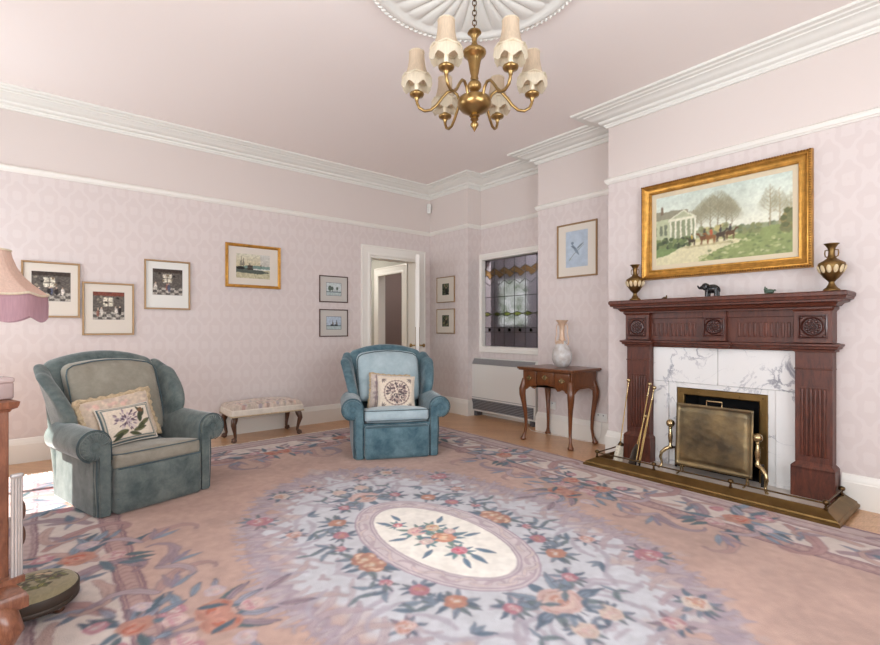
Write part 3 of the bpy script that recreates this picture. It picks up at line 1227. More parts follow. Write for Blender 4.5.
# fire screen
fs = thing('fire_screen', 'square sheet of beaten tarnished brass standing before the fire opening', 'fire screen', (3.985, 1.533, .03), 0)
fs.rotation_euler = (0, math.radians(4), math.radians(2))
cvn = 20
m = MB()
ys, zs = np.linspace(-.275, .275, 34), np.linspace(.065, .565, 30)
rs = np.random.RandomState(3)
vs, fc = [], []
for z in zs:
    for y in ys:
        edge = min(.275 - abs(y), z - .065, .565 - z)
        d = .003 * math.sin(y * 9 + 1) * math.sin(z * 11) + .0010 * math.sin(y * 47 + 3 * math.sin(z * 30)) * math.sin(z * 53 + y * 8) if edge > .03 else 0
        b_ = -.006 if edge < .006 else (0.004 if .03 < edge < .045 else 0)
        vs.append((d + b_, y, z))
for j in range(29):
    for i in range(33):
        fc.append((j * 34 + i, j * 34 + i + 1, (j + 1) * 34 + i + 1, (j + 1) * 34 + i))
m.add(vs, fc)
m.build('panel', M['brass_screen'], fs, 60, recalc=False, solid=.004)
m = MB()
m.tube([(0, .05, .56), (0, .05, .60), (0, -.06, .60), (0, -.06, .56)], .0055, 8)
m.build('handle', M['brass_bright'], fs, 40)
for s in (-1, 1):
    m = MB()
    m.tube([(.008, s * .235, .12), (.008, s * .235, .02), (-.05, s * .235, .006), (-.065, s * .235, .006)], .006, 8)
    m.tube([(.008, s * .235, .10), (.06, s * .235, .006)], .005, 8)
    m.build('foot', M['brass_bright'], fs, 40)

# andirons
for i, (y, lab) in enumerate(((1.222, 'brass ball-topped andiron at the right edge of the fire screen'), (1.875, 'brass ball-topped andiron mostly hidden at the left edge of the fire screen'))):
    s = -1 if i == 0 else 1
    an = thing('andiron', lab, 'andiron', (3.985 if i == 0 else 4.04, y, .03), s * .0, 'andirons by the fire screen')
    m = MB()
    m.lathe([(.012, .17), (.018, .175), (.018, .19), (.011, .20), (.016, .24), (.019, .27), (.013, .31), (.009, .33), (.014, .335), (.014, .345), (.008, .35)], 16)
    m.build('column', M['brass_bright'], an, 50)
    m = MB()
    m.sphere((0, 0, .378), .033, 12)
    m.build('ball', M['brass_bright'], an, 80)
    m = MB()
    m.tube([(0, 0, .18), (-.015, s * .03, .165), (-.03, s * .06, .13), (-.035, s * .068, .09), (-.03, s * .058, .05), (-.035, s * .06, .02), (-.06, s * .075, .008)], [.014, .015, .014, .012, .010, .010, .012], 10)
    m.build('scroll_leg', M['brass_bright'], an, 60)
    m = MB()
    m.tube([(0, 0, .17), (.05, 0, .17), (.10, 0, .165), (.1, 0, 0.0)], .01, 8)
    m.build('bar', M['iron'], an, 40)


def fire_tool(name, label, cat, foot, top, kind):
    """tool leaning on the left pillar, drawn along its own z axis"""
    f_, t_ = Vector(foot), Vector(top)
    L = (t_ - f_).length
    o = thing(name, label, cat, foot, (0, 0, 0), 'fireside tools')
    o.rotation_euler = (t_ - f_).to_track_quat('Z', 'Y').to_euler()
    mm = MB()
    mm.lathe([(.004, L - .13), (.008, L - .125), (.005, L - .115), (.008, L - .10), (.005, L - .085), (.006, L - .05), (.009, L - .045), (.005, L - .035)], 12)
    mm.sphere((0, 0, L - .018), .018, 9)
    mm.build('handle', M['brass_bright'], o, 60)
    z0 = .17 if kind in ('brush', 'shovel') else .05
    mm = MB()
    mm.tube([(0, 0, z0), (0, 0, L - .12)], .0048, 8)
    if kind == 'tongs':
        mm.tube([(.0, .012, .04), (0, .014, .3), (0, .004, L - .14)], .0042, 8)
    mm.build('shaft', M['brass'], o, 60)
    mm = MB()
    if kind == 'brush':
        mm.rbox((0, 0, .075), (.02, .055, .075), .015, n=5, fn=lambda q: (q.x, q.y * (1.15 - q.z * 3.2 if q.z < .12 else .72 - (q.z - .12) * 6), q.z))
        mm.build('bristles', M['straw'], o, 60)
        mm = MB()
        mm.lathe([(.018, .148), (.02, .155), (.013, .175), (.006, .19)], 12)
        mm.build('ferrule', M['bronze'], o, 60)
    elif kind == 'shovel':
        mm.rbox((0, 0, .09), (.006, .042, .09), .005, n=5, fn=lambda q: (q.x - .012 * (1 - (q.y / .042) ** 2), q.y * (1.0 if q.z < .14 else .8 - (q.z - .14) * 9), q.z))
        mm.build('blade', M['dark_leather'], o, 60)
    else:
        mm.tube([(0, 0, .06), (0, 0, .012), (.0, .0, .0)], [.006, .008, .003], 8)
        if kind == 'tongs':
            mm.lathe([(.001, 0), (.012, .004), (.012, .008), (.001, .01)], 12, c=(0, .012, .03))
        mm.build('tip', M['iron'], o, 60)


fire_tool('hearth_brush', 'long-handled brush with pale bristles, leftmost of the fireside tools', 'brush', (3.835, 2.235, .033), (4.045, 2.245, .752), 'brush')
fire_tool('fire_shovel', 'dark-bladed shovel leaning on the pillar between the brush and the poker', 'shovel', (3.885, 2.135, .033), (4.06, 2.10, .45), 'shovel')
fire_tool('poker', 'slim brass poker leaning on the left pillar, second from the right of the tools', 'poker', (3.835, 2.075, .033), (4.04, 2.05, .738), 'poker')
fire_tool('fire_tongs', 'brass fire tongs leaning on the left pillar, rightmost of the tools', 'tongs', (3.842, 2.045, .033), (4.02, 2.0, .712), 'tongs')


# urns and figures on the shelf
def urn(y, label):
    o = thing('urn', label, 'urn', (4.05, y, 1.447), 0, 'pair of brass urns on the mantel shelf')
    mm = MB()
    mm.lathe([(.045, 0), (.048, .006), (.045, .014), (.03, .026), (.018, .05), (.016, .062), (.022, .07), (.045, .095), (.064, .125), (.074, .155), (.076, .175), (.07, .19), (.045, .205),
              (.026, .22), (.019, .24), (.018, .265), (.022, .288), (.034, .308), (.042, .314), (.042, .318), (.03, .312), (.001, .30)], 30)
    mm.build('body', M['brass_dull'], o, 60)
    mm = MB()
    for i in range(12):
        a = 2 * PI * i / 12
        ca, sa = math.cos(a), math.sin(a)
        mt = Matrix.Translation((.070 * ca, .070 * sa, .146)) @ Matrix.Rotation(a, 4, 'Z') @ Matrix.Rotation(math.radians(20), 4, 'Y')
        mm.sphere((0, 0, 0), .028, 8, (.25, .50, 1.0), mt)
    mm.build('inlay', M['mother'], o, 60)
    for s in (-1, 1):
        mm = MB()
        mm.tube([(0, s * .019, .225), (0, s * .034, .235), (0, s * .037, .255), (0, s * .034, .275), (0, s * .02, .275)], .004, 8)
        mm.build('handle', M['brass_dull'], o, 60)


urn(.812, 'brass two-handled urn with cream inlay on the right end of the mantel shelf')
urn(2.192, 'brass two-handled urn with cream inlay on the left end of the mantel shelf')

m = MB()
mt = Matrix.Translation((4.03, 1.545, 1.447)) @ Matrix.Rotation(PI / 2, 4, 'Z')   # local +x towards the left end
m.sphere((0, 0, .062), .044, 12, (1.15, .75, .8), mt)
m.sphere((.052, 0, .082), .028, 10, (1, .85, 1.05), mt)
m.tube([(.072, 0, .084), (.092, 0, .074), (.102, 0, .078), (.110, 0, .094)], [.013, .009, .007, .005], 8, mt=mt)
for sx, sy in ((.03, .02), (.03, -.02), (-.03, .02), (-.03, -.02)):
    m.tube([(sx, sy, .055), (sx * 1.1, sy, .02), (sx * 1.1, sy, 0)], [.017, .013, .014], 9, mt=mt)
for s in (-1, 1):
    m.sphere((.046, s * .027, .082), .024, 8, (.75, .25, 1.05), mt)
    m.tube([(.072, s * .012, .072), (.088, s * .014, .064), (.097, s * .014, .068)], [.004, .003, .0015], 6, mt=mt)
m.tube([(-.046, 0, .075), (-.056, 0, .055), (-.057, 0, .035)], [.004, .003, .002], 6, mt=mt)
tag(m.build('elephant_figurine', M['ebony'], None, 60), 'small black carved elephant on the middle of the mantel shelf', 'figurine')
m = MB()
mt = Matrix.Translation((4.02, 1.16, 1.447))
m.sphere((0, 0, .018), .022, 8, (.8, 1.5, .8), mt)
m.sphere((0, .022, .034), .014, 8, (.8, .9, 1), mt)
m.sphere((0, .026, .05), .006, 6, (1, 1, 1), mt)
m.tube([(0, -.02, .02), (0, -.036, .028), (0, -.042, .02)], [.008, .005, .003], 8, mt=mt)
for s in (-1, 1):
    m.tube([(s * .012, .01, .014), (s * .015, .02, .0)], [.007, .007], 8, mt=mt)
tag(m.build('frog_figurine', M['jade'], None, 60), 'little dark green stone animal right of centre on the mantel shelf', 'figurine')
m = MB()
mt = Matrix.Translation((4.02, 1.91, 1.447))
m.sphere((0, 0, .010), .012, 8, (.8, 1.6, .8), mt)
m.sphere((0, -.012, .022), .008, 6, (.8, .8, 1.2), mt)
m.tube([(0, .014, .010), (0, .028, .006)], [.005, .003], 6, mt=mt)
tag(m.build('bird_figurine', M['bronze'], None, 60), 'tiny brown bird ornament between the left urn and the elephant', 'figurine')


# ------------------------------------------------------------------ pictures
def frame_thing(name, label, wall, c, w_, h_, prof, fmat, mount, mmat, cv, artmat, group=None, art_off=(0, 0), slip=None):
    """c = centre on the wall: (X,z) on the back wall, (Y,z,wallX) on the right; cv spans the picture in local XY"""
    if wall == 'back':
        o = thing(name, label, 'picture', (c[0], YB - .002, c[1]), (PI / 2, 0, 0), group)
    else:
        o = thing(name, label, 'picture', (c[2] - .002, c[0], c[1]), (PI / 2, 0, -PI / 2), group)
    x, y = w_ / 2, h_ / 2
    mm = MB()
    mm.sweep([(-x, -y), (-x, y), (x, y), (x, -y)], prof, True)
    mm.build('frame', fmat, o, 30)
    fw = max(p[0] for p in prof)
    if mmat is not None:
        mm = MB()
        ox, oy = art_off
        aw, ah = mount
        ax0, ax1, ay0, ay1 = ox - aw / 2, ox + aw / 2, oy - ah / 2, oy + ah / 2
        X, Y = x - fw * .7, y - fw * .7
        z0, z1 = .004, .009
        for (a, b, c_, d) in ((-X, -Y, X, ay0), (-X, ay1, X, Y), (-X, ay0, ax0, ay1), (ax1, ay0, X, ay1)):
            mm.box(a, b, z0, c_, d, z1)
        mm.build('mount', mmat, o, 0)
    pr = sheet('print', cv, artmat, o, z=.006)
    pr.location = (art_off[0], art_off[1], 0)
    return o


THIN = [(0, 0), (0, .018), (.003, .022), (.012, .022), (.016, .016), (.018, .010), (.018, 0)]


def interior_scene(w_, h_, seed):
    """engraved genre scene: dark room, window light, little figures, chequered floor"""
    r = random.Random(seed)
    cv = Cv(-w_ / 2, w_ / 2, -h_ / 2, h_ / 2, .0045, (96, 90, 84))
    cv.rect(-w_ / 2, w_ / 2, -h_ / 2, -h_ * .22, (172, 166, 156))
    n = 7
    for i in range(n):
        for j in range(3):
            if (i + j) % 2:
                xa = -w_ / 2 + w_ * i / n
                cv.poly([(xa, -h_ * (.22 + .09 * j)), (xa + w_ / n, -h_ * (.22 + .09 * j)), (xa + w_ / n * 1.1, -h_ * (.31 + .09 * j)), (xa + .1 * w_ / n, -h_ * (.31 + .09 * j))], (92, 88, 84))
    cv.rect(-w_ / 2, w_ / 2, h_ * .36, h_ / 2, (64, 54, 48) if seed % 2 else (120, 66, 54))
    wx = r.uniform(-.25, .1) * w_
    cv.rect(wx, wx + .3 * w_, -.02 * h_, .30 * h_, (214, 208, 190))
    cv.rect(wx + .14 * w_, wx + .16 * w_, -.02 * h_, .30 * h_, (70, 62, 56))
    cv.rect(wx, wx + .3 * w_, .12 * h_, .14 * h_, (70, 62, 56))
    for i in range(5):
        fx = r.uniform(-.42, .42) * w_
        fy = r.uniform(-.28, -.15) * h_
        d = r.choice([(44, 40, 40), (60, 52, 48), (206, 200, 190), (84, 90, 110), (140, 96, 84)])
        cv.ell(fx, fy, .05 * w_, .12 * h_, d)
        cv.ell(fx, fy + .13 * h_, .022 * w_, .026 * h_, (210, 184, 164))
    for i in range(6):
        fx = r.uniform(-.45, .4) * w_
        fy = r.uniform(0, .3) * h_
        cv.rect(fx, fx + .08 * w_, fy, fy + .07 * h_, r.choice([(50, 46, 44), (120, 104, 84), (150, 140, 124)]))
    cv.warp(.008, 26, seed, 3)
    cv.speck(.34, seed + 20, 30, 3)
    return cv


for (lab, cx, cz, w_, h_, sd, mount, aw) in (
        ('thin gilt-framed interior print partly behind the fringed lamp, leftmost of the wall', .053, 1.555, .422, .51, 1, 'mount_cream', .28),
        ('thin gilt-framed street scene print above the large armchair, second from the left', .489, 1.39, .42, .51, 4, 'mount_cream', .255),
        ('thin gilt-framed interior print with dark figures, third from the left', .997, 1.652, .424, .51, 3, 'mount_white', .275)):
    frame_thing('picture', lab, 'back', (cx, cz), w_, h_, THIN, M['thin_gold'], (aw, .27), M[mount], interior_scene(aw, .27, sd), M['art'], 'old prints on the left of the back wall', (0, .03))


def harbour(w_, h_):
    cv = Cv(-w_ / 2, w_ / 2, -h_ / 2, h_ / 2, .0045, (214, 204, 168))
    for i in range(12):
        t = i / 12
        cv.rect(-w_ / 2, w_ / 2, h_ * (.5 - .05 * i), h_ * (.55 - .05 * i), (206 - 10 * t, 204 - 20 * t, 188 - 40 * t))
    cv.rect(.2 * w_, .5 * w_, 0, .5 * h_, (190, 192, 200), .5)
    cv.poly([(-.5 * w_, -.05 * h_), (-.1 * w_, .04 * h_), (.5 * w_, .02 * h_), (.5 * w_, -.12 * h_), (-.5 * w_, -.12 * h_)], (116, 140, 132))
    cv.rect(-w_ / 2, w_ / 2, -h_ / 2, -.1 * h_, (186, 180, 150))
    cv.poly([(-.5 * w_, -.1 * h_), (0, -.08 * h_), (.5 * w_, -.22 * h_), (.2 * w_, -.3 * h_), (-.5 * w_, -.25 * h_)], (84, 92, 84))
    cv.rect(.0, .5 * w_, -.13 * h_, -.09 * h_, (226, 226, 220))
    for x, hh in ((-.34, .36), (-.28, .3), (-.1, .12), (.22, .08)):
        cv.stroke([(x * w_, -.1 * h_), (x * w_, hh * h_)], .004, (50, 48, 44))
        cv.poly([(x * w_ - .05 * w_, .02 * h_), (x * w_ + .05 * w_, .02 * h_), (x * w_, hh * h_ * .9)], (110, 104, 96), .6)
    cv.ell(-.36 * w_, -.08 * h_, .12 * w_, .06 * h_, (40, 38, 36))
    cv.ell(-.1 * w_, -.1 * h_, .08 * w_, .04 * h_, (60, 50, 44))
    cv.rect(-.16 * w_, -.02 * w_, -.06 * h_, .04 * h_, (74, 66, 60))
    cv.warp(.006, 30, 8, 3)
    cv.speck(.16, 5, 30, 3)
    return cv


GILT = [(0, 0), (0, .02), (.006, .028), (.014, .026), (.018, .02), (.024, .022), (.03, .016), (.034, .010), (.034, 0)]
frame_thing('picture', 'gilt-framed harbour watercolour with sailing ships and a yellow sky', 'back', (1.878, 1.917), .627, .497, GILT, M['gold'], (.385, .28), M['mount_cream'], harbour(.40, .295), M['art'], None, (-.005, 0))


def small_sea(w_, h_, seed):
    cv = Cv(-w_ / 2, w_ / 2, -h_ / 2, h_ / 2, .004, (196, 206, 206) if seed == 1 else (176, 190, 204))
    cv.rect(-w_ / 2, w_ / 2, -h_ / 2, -.18 * h_, (176, 190, 190))
    cv.rect(-w_ / 2, w_ / 2, -.24 * h_, -.18 * h_, (96, 112, 112))
    if seed == 1:
        for x, r_ in ((-.25, .2), (-.1, .14), (.22, .12)):
            cv.stroke([(x * w_, -.2 * h_), (x * w_, .1 * h_)], .006, (60, 66, 62))
            cv.ell(x * w_, .06 * h_, r_ * w_ * .6, r_ * h_, (90, 104, 96))
    else:
        for x in (-.1, .15):
            cv.ell(x * w_, -.16 * h_, .12 * w_, .06 * h_, (50, 52, 56))
            cv.stroke([(x * w_, -.15 * h_), (x * w_ + .03 * w_, .22 * h_)], .005, (50, 52, 56))
            cv.poly([(x * w_, -.1 * h_), (x * w_ + .1 * w_, -.08 * h_), (x * w_ + .03 * w_, .2 * h_)], (120, 112, 104))
    for e in (-1, 1):
        cv.rect(e * w_ / 2 - .004, e * w_ / 2 + .004, -h_ / 2, h_ / 2, (90, 100, 104))
        cv.rect(-w_ / 2, w_ / 2, e * h_ / 2 - .004, e * h_ / 2 + .004, (90, 100, 104))
    cv.speck(.12, seed, 20, 2)
    return cv


NAR = [(0, 0), (0, .014), (.003, .017), (.010, .017), (.013, .012), (.013, 0)]
frame_thing('picture', 'small brown-framed pale sketch of trees, the upper one beside the door', 'back', (2.896, 1.707), .404, .342, NAR, M['brown_frame'], (.215, .17), M['mount_grey'], small_sea(.215, .17, 1), M['art'], 'small sketches left of the door')
frame_thing('picture', 'small brown-framed blue sketch of sailing boats, the lower one beside the door', 'back', (2.896, 1.27), .404, .353, NAR, M['brown_frame'], (.215, .17), M['mount_grey'], small_sea(.215, .17, 2), M['art'], 'small sketches left of the door')


def miniature(seed):
    cv = Cv(-.08, .08, -.085, .085, .004, (70, 76, 62))
    r = random.Random(seed)
    for i in range(24):
        cv.ell(r.uniform(-.07, .07), r.uniform(-.07, .07), r.uniform(.008, .022), r.uniform(.008, .022), r.choice([(52, 60, 46), (98, 106, 78), (40, 44, 40), (126, 118, 90)]))
    cv.ell(.01, -.02, .018, .036, (44, 38, 36))
    cv.ell(.01, .022, .010, .012, (170, 140, 116))
    cv.speck(.2, seed, 20, 2)
    return cv


frame_thing('picture', 'small square dark miniature in a cream mount, the upper one on the pier', 'right', (5.31, 1.76, XP), .40, .373, NAR, M['thin_gold'], (.155, .165), M['mount_cream'], miniature(3), M['art'], 'miniatures on the pier', (0, .005))
frame_thing('picture', 'small square dark miniature in a cream mount, the lower one on the pier', 'right', (5.31, 1.304, XP), .40, .358, NAR, M['thin_gold'], (.155, .165), M['mount_cream'], miniature(8), M['art'], 'miniatures on the pier', (0, .005))


def bird_art():
    cv = Cv(-.14, .14, -.20, .20, .0045, (176, 190, 204))
    cv.ell(-.02, .02, .1, .14, (184, 198, 210), 0, .5)
    cv.stroke([(-.10, -.12), (-.03, -.05), (.04, .0), (.09, .04)], [.004, .006, .003], (120, 124, 120))
    cv.leaf(.03, -.07, 2.2, .17, (124, 138, 152), .18)
    cv.leaf(.0, .0, .6, .11, (130, 138, 146), .2)
    cv.leaf(-.01, .0, 2.6, .08, (110, 122, 136), .25)
    cv.ell(-.055, .065, .018, .015, (122, 134, 148))
    cv.leaf(-.07, -.09, 4.0, .05, (150, 160, 150), .3)
    cv.speck(.06, 3, 14, 3)
    return cv


frame_thing('picture', 'tall gilt-framed pale blue print of a bird on a twig above the side table', 'right', (3.095, 2.057, XP), .508, .592, THIN, M['thin_gold'], (.28, .395), M['mount_cream'], bird_art(), M['art'], None, (0, .012))


def country_house():
    """large oil: pillared house on the left, horses and riders on a sandy drive, bare trees, wide sky"""
    W, H = 1.07, .66
    cv = Cv(-W / 2, W / 2, -H / 2, H / 2, .0048, (196, 206, 200))
    r = random.Random(11)
    yy = np.linspace(0, 1, cv.ny)[:, None, None]
    top, low = np.array([190, 208, 204]) / 255., np.array([230, 230, 214]) / 255.
    cv.a[:] = low * (1 - np.clip((yy - .35) / .65, 0, 1)) + top * np.clip((yy - .35) / .65, 0, 1)
    f = fbm(cv.ny, cv.nx, 4, 6, 3, 4)[..., None]
    cv.a = np.clip(cv.a + (f - .5) * .22, 0, 1)
    # far trees
    for i in range(34):
        x = -.30 + .85 * i / 34
        cv.ell(x, -.075 + r.uniform(-.01, .01), .03, r.uniform(.015, .04), r.choice([(116, 128, 98), (96, 110, 84), (134, 142, 112)]))

    def tree(x, y, h_, col, spread=.5, n=9):
        cv.stroke([(x, y), (x + .004, y + h_ * .5), (x, y + h_)], [.010 * h_ / .3, .003], col)
        for k in range(n):
            t = .3 + .6 * k / n
            s = -1 if k % 2 else 1
            L = h_ * spread * (1.1 - t)
            cv.stroke([(x, y + h_ * t), (x + s * L * .5, y + h_ * t + L * .5), (x + s * L * .75, y + h_ * t + L * 1.1)], [.005, .0015], col, .85)
            cv.ell(x + s * L * .5, y + h_ * t + L * .7, L * .5, L * .6, (128, 124, 98), 0, .16)
    for x, h_ in ((-.13, .26), (-.06, .32), (.0, .34), (.06, .28), (.10, .22), (-.19, .22)):
        tree(x, -.08, h_, (124, 118, 98), n=13)
    tree(.36, -.09, .32, (140, 126, 98), .34, 11)
    tree(.42, -.09, .28, (156, 142, 112), .34, 10)
    tree(.49, -.09, .24, (160, 148, 116), .34, 9)
    # lawn, drive, bank
    cv.rect(-W / 2, W / 2, -H / 2, -.10, (186, 180, 130))
    cv.poly([(-W / 2, -.2), (-.2, -.13), (.1, -.13), (.2, -.16), (-.1, -.26), (-.16, -H / 2), (-W / 2, -H / 2)], (214, 206, 168))
    cv.poly([(-W / 2, -.10), (-.22, -.13), (-.40, -.21), (-W / 2, -.24)], (104, 130, 78))
    cv.poly([(.02, -.13), (.3, -.085), (W / 2, -.07), (W / 2, -H / 2), (-.20, -H / 2), (.0, -.21), (.22, -.155)], (124, 140, 84))
    for i in range(150):
        x, y = r.uniform(-.15, .53), r.uniform(-.32, -.09)
        if y < -.12 - .35 * max(0, .2 - x) and x > -.15 + (-.1 - y) * -.3:
            cv.ell(x, y, r.uniform(.008, .02), r.uniform(.004, .010), r.choice([(92, 112, 62), (140, 156, 96), (168, 174, 118), (84, 100, 62), (196, 194, 150)]), 0, .8)
    for i in range(30):
        cv.ell(r.uniform(.44, .54), r.uniform(-.13, .02), .022, .022, r.choice([(78, 84, 52), (100, 104, 66), (130, 116, 70)]))
    for i in range(18):
        cv.ell(r.uniform(.16, .3), r.uniform(-.11, -.05), .016, .014, r.choice([(92, 104, 66), (120, 126, 84)]))
    # house
    cv.rect(-W / 2, -.20, -.12, .10, (178, 186, 152))
    cv.poly([(-W / 2, .10), (-.2, .10), (-.24, .16), (-W / 2, .17)], (132, 130, 112))
    cv.rect(-.46, -.44, .14, .21, (110, 92, 78))
    cv.poly([(-.40, .085), (-.27, .16), (-.165, .085)], (214, 214, 190))
    cv.poly([(-.37, .092), (-.27, .146), (-.19, .092)], (170, 176, 146))
    cv.rect(-.40, -.165, .07, .088, (226, 224, 204))
    cv.rect(-.38, -.175, -.10, .07, (128, 138, 108))
    for x in (-.375, -.335, -.29, -.245, -.205, -.175):
        cv.rect(x - .007, x + .007, -.10, .07, (232, 230, 212))
    for x in (-.51, -.46, -.42):
        cv.rect(x - .012, x + .012, -.04, .05, (94, 104, 88))
    for i in range(46):
        cv.ell(r.uniform(-.53, -.2), r.uniform(-.15, -.075), .02, .018, r.choice([(58, 76, 48), (80, 98, 58), (104, 120, 74), (46, 58, 42)]))
    for i in range(12):
        cv.ell(r.uniform(-.14, .08), r.uniform(-.06, -.02), .022, .02, r.choice([(150, 144, 92), (176, 164, 104), (110, 116, 76)]), 0, .8)
    # horses and riders
    for k, (x, y, s, col) in enumerate(((-.20, -.135, .8, (44, 34, 28)), (-.10, -.13, 1.0, (92, 52, 30)), (-.05, -.13, 1.0, (120, 70, 36)), (.02, -.12, 1.0, (48, 36, 30)), (.09, -.115, .95, (76, 48, 32)))):
        cv.ell(x, y + .025 * s, .036 * s, .018 * s, col)
        for lx_ in (-.026, -.018, .02, .028):
            cv.stroke([(x + lx_ * s, y + .02 * s), (x + lx_ * s * 1.1, y - .03 * s)], [.010 * s, .005 * s], col)
        hx = .038 if k > 2 else -.038
        cv.stroke([(x + hx * s * .7, y + .03 * s), (x + hx * s * 1.2, y + .06 * s)], [.018 * s, .010 * s], col)
        cv.ell(x + hx * s * 1.35, y + .058 * s, .014 * s, .008 * s, col, -.5)
        cv.ell(x, y + .062 * s, .010 * s, .024 * s, r.choice([(206, 164, 64), (186, 70, 44), (40, 40, 46)]))
        cv.ell(x, y + .092 * s, .007 * s, .008 * s, (60, 44, 36))
    cv.ell(-.19, -.165, .10, .010, (160, 150, 112), 0, .7)
    cv.ell(.0, -.163, .12, .010, (168, 158, 118), 0, .7)
    cv.warp(.007, 60, 70, 3)
    cv.warp(.003, 140, 90, 2)
    cv.a = cv.a * .82 + .18 * np.array((212, 208, 172)) / 255.
    cv.speck(.07, 40, 60, 3)
    return cv


BIG = [(0, 0), (0, .03), (.005, .045), (.016, .05), (.022, .044), (.028, .046), (.034, .04), (.05, .028), (.066, .022), (.074, .026), (.08, .026), (.085, .02), (.085, 0)]
pt = frame_thing('painting', 'large gilt-framed oil painting of a white pillared house and horses above the mantelpiece', 'right', (1.565, 2.05, XC), 1.25, .838, BIG, M['gold'], (1.005, .592), M['linen'], country_house(), M['oil'])
m = MB()
x, y = 1.25 / 2, .838 / 2
for (ax, ay, bx_, by_) in ((-x, -y, x, -y), (x, -y, x, y), (x, y, -x, y), (-x, y, -x, -y)):
    L = math.hypot(bx_ - ax, by_ - ay)
    k = int(L / .0175)
    for i in range(k):
        t = (i + .5) / k
        px, py = ax + (bx_ - ax) * t, ay + (by_ - ay) * t
        px -= math.copysign(.0105, px) if abs(abs(px) - x) < 1e-6 else 0
        py -= math.copysign(.0105, py) if abs(abs(py) - y) < 1e-6 else 0
        m.sphere((px, py, .05), .0065, 4)
m.build('beading', M['gold_dark'], pt, 60)

# ------------------------------------------------------------------ rug
RX, RY, HX, HY = 1.73, 2.11, 1.98, 3.0
q = Cv(0, HX, 0, HY, .0066, (212, 178, 162))           # one quarter of the pattern, mirrored over both axes
f = fbm(q.ny, q.nx, 9, 6, 1, 4)[..., None]
q.a = np.clip(q.a * (1 + (f - .5) * .16), 0, 1)
MV, MVL, DK, LB = (172, 150, 158), (194, 174, 178), (134, 118, 132), (218, 224, 230)
TEAL, BLU, GRN = (108, 134, 154), (142, 164, 182), (126, 148, 150)
CREAM, CORAL, PINK, ROSE = (228, 216, 204), (204, 146, 126), (198, 136, 150), (222, 190, 182)
Xq, Yq = np.meshgrid(q.x, q.y)
# pale blue lobed ground round the medallion
th = np.arctan2(Yq / 1.46, Xq / .89)
rr = np.hypot(Xq / .89, Yq / 1.46)
lobe = 1 + .075 * np.cos(th * 12) + .04 * np.cos(th * 20 + 1) + (fbm(q.ny, q.nx, 30, 20, 9, 3) - .5) * .26
mask = np.clip((lobe - rr) * 9, 0, 1)[..., None]
q.a = q.a * (1 - mask) + mask * np.array(LB) / 255.
mask2 = np.clip((lobe * 1.06 - rr) * 14, 0, 1)[..., None] * (1 - mask) * .55
q.a = q.a * (1 - mask2) + mask2 * np.array((204, 190, 192)) / 255.
rs = random.Random(5)
# scrolls along the edge of the ground
for k in range(24):
    t = (k + .35) / 24 * PI / 2
    ex, ey = .80 * math.cos(t), 1.36 * math.sin(t)
    nx_, ny_ = math.cos(t) / .84, math.sin(t) / 1.42
    a = math.atan2(ny_, nx_)
    s = 1 if k % 2 else -1
    c = ((204, 186, 190), (210, 196, 198), (212, 192, 186), (200, 190, 200))[k % 4]
    q.spiral(ex - .10 * math.cos(a), ey - .10 * math.sin(a), a + s * 1.0, .40, -s * 2.5, -s * 26, [.012, .036, .032, .018, .007], c, (164, 146, 157), al=.85)
    q.spiral(ex, ey, a - s * .5, .22, s * 1.0, s * 18, [.018, .024, .008], (214, 202, 204), (170, 154, 164), al=.85)
    for j in range(4):
        q.leaf(ex + .05 * math.cos(a), ey + .05 * math.sin(a), a + (j - 1.5) * .42 + s * .2, rs.uniform(.10, .20), ((192, 176, 186), (202, 190, 200), (210, 198, 200))[j % 3], .16, (164, 150, 162), .8)
for k in range(22):
    t = rs.uniform(0, PI / 2)
    rr_ = rs.uniform(.62, .95)
    q.spiral(.8 * rr_ * math.cos(t), 1.36 * rr_ * math.sin(t), rs.uniform(0, 6.3), .26, 3, rs.choice((-18, 18)), [.012, .03, .02, .008], rs.choice(((196, 188, 198), (190, 186, 200), (206, 192, 194))), (178, 168, 182), al=.6)


def bouquet(cv, x, y, r, outer, mid, core, n=8, ll=1.7, leafc=None, seed=0, dark=(92, 92, 110)):
    g = random.Random(seed)
    leafc = leafc or (TEAL, BLU, GRN)
    for i in range(n):
        a = 2 * PI * i / n + g.uniform(-.3, .3)
        L = r * ll * g.uniform(.75, 1.15)
        bx_, by_ = x + .6 * r * math.cos(a), y + .6 * r * math.sin(a)
        for d in ((-.42, .42) if i % 2 else (0,)):
            cv.leaf(bx_, by_, a + d, L * .72, leafc[(i + (d > 0)) % 3], .30, dark, .9)
    cv.rose(x, y, r, outer, mid, core, g.uniform(0, 1), dark=(150, 90, 90))


# roses set round the medallion, and the big ones on the long axis
bouquet(q, 0.0, .83, .115, ROSE, (232, 214, 196), CORAL, 8, 1.9, seed=2)
bouquet(q, .09, 1.02, .055, (226, 206, 190), CREAM, ROSE, 6, 1.6, seed=31)
bouquet(q, .46, .04, .075, CORAL, (226, 176, 142), (238, 214, 180), 7, 1.9, seed=3)
bouquet(q, .42, .37, .048, PINK, (220, 150, 156), CORAL, 6, 2.0, seed=4)
bouquet(q, .35, .55, .055, CORAL, (224, 160, 120), CREAM, 7, 2.0, seed=5)
bouquet(q, .20, .74, .045, PINK, (214, 140, 150), CREAM, 6, 2.0, seed=6)
bouquet(q, .44, 1.22, .062, CREAM, (222, 182, 140), CORAL, 7, 1.8, seed=7)
bouquet(q, .50, .22, .038, PINK, (220, 150, 156), CREAM, 5, 2.1, seed=8)
bouquet(q, .71, .86, .075, PINK, (220, 156, 150), CREAM, 6, 1.5, (MV, BLU, GRN), seed=9)
bouquet(q, .62, .55, .045, ROSE, CREAM, CORAL, 5, 1.7, (BLU, MV, TEAL), seed=10)
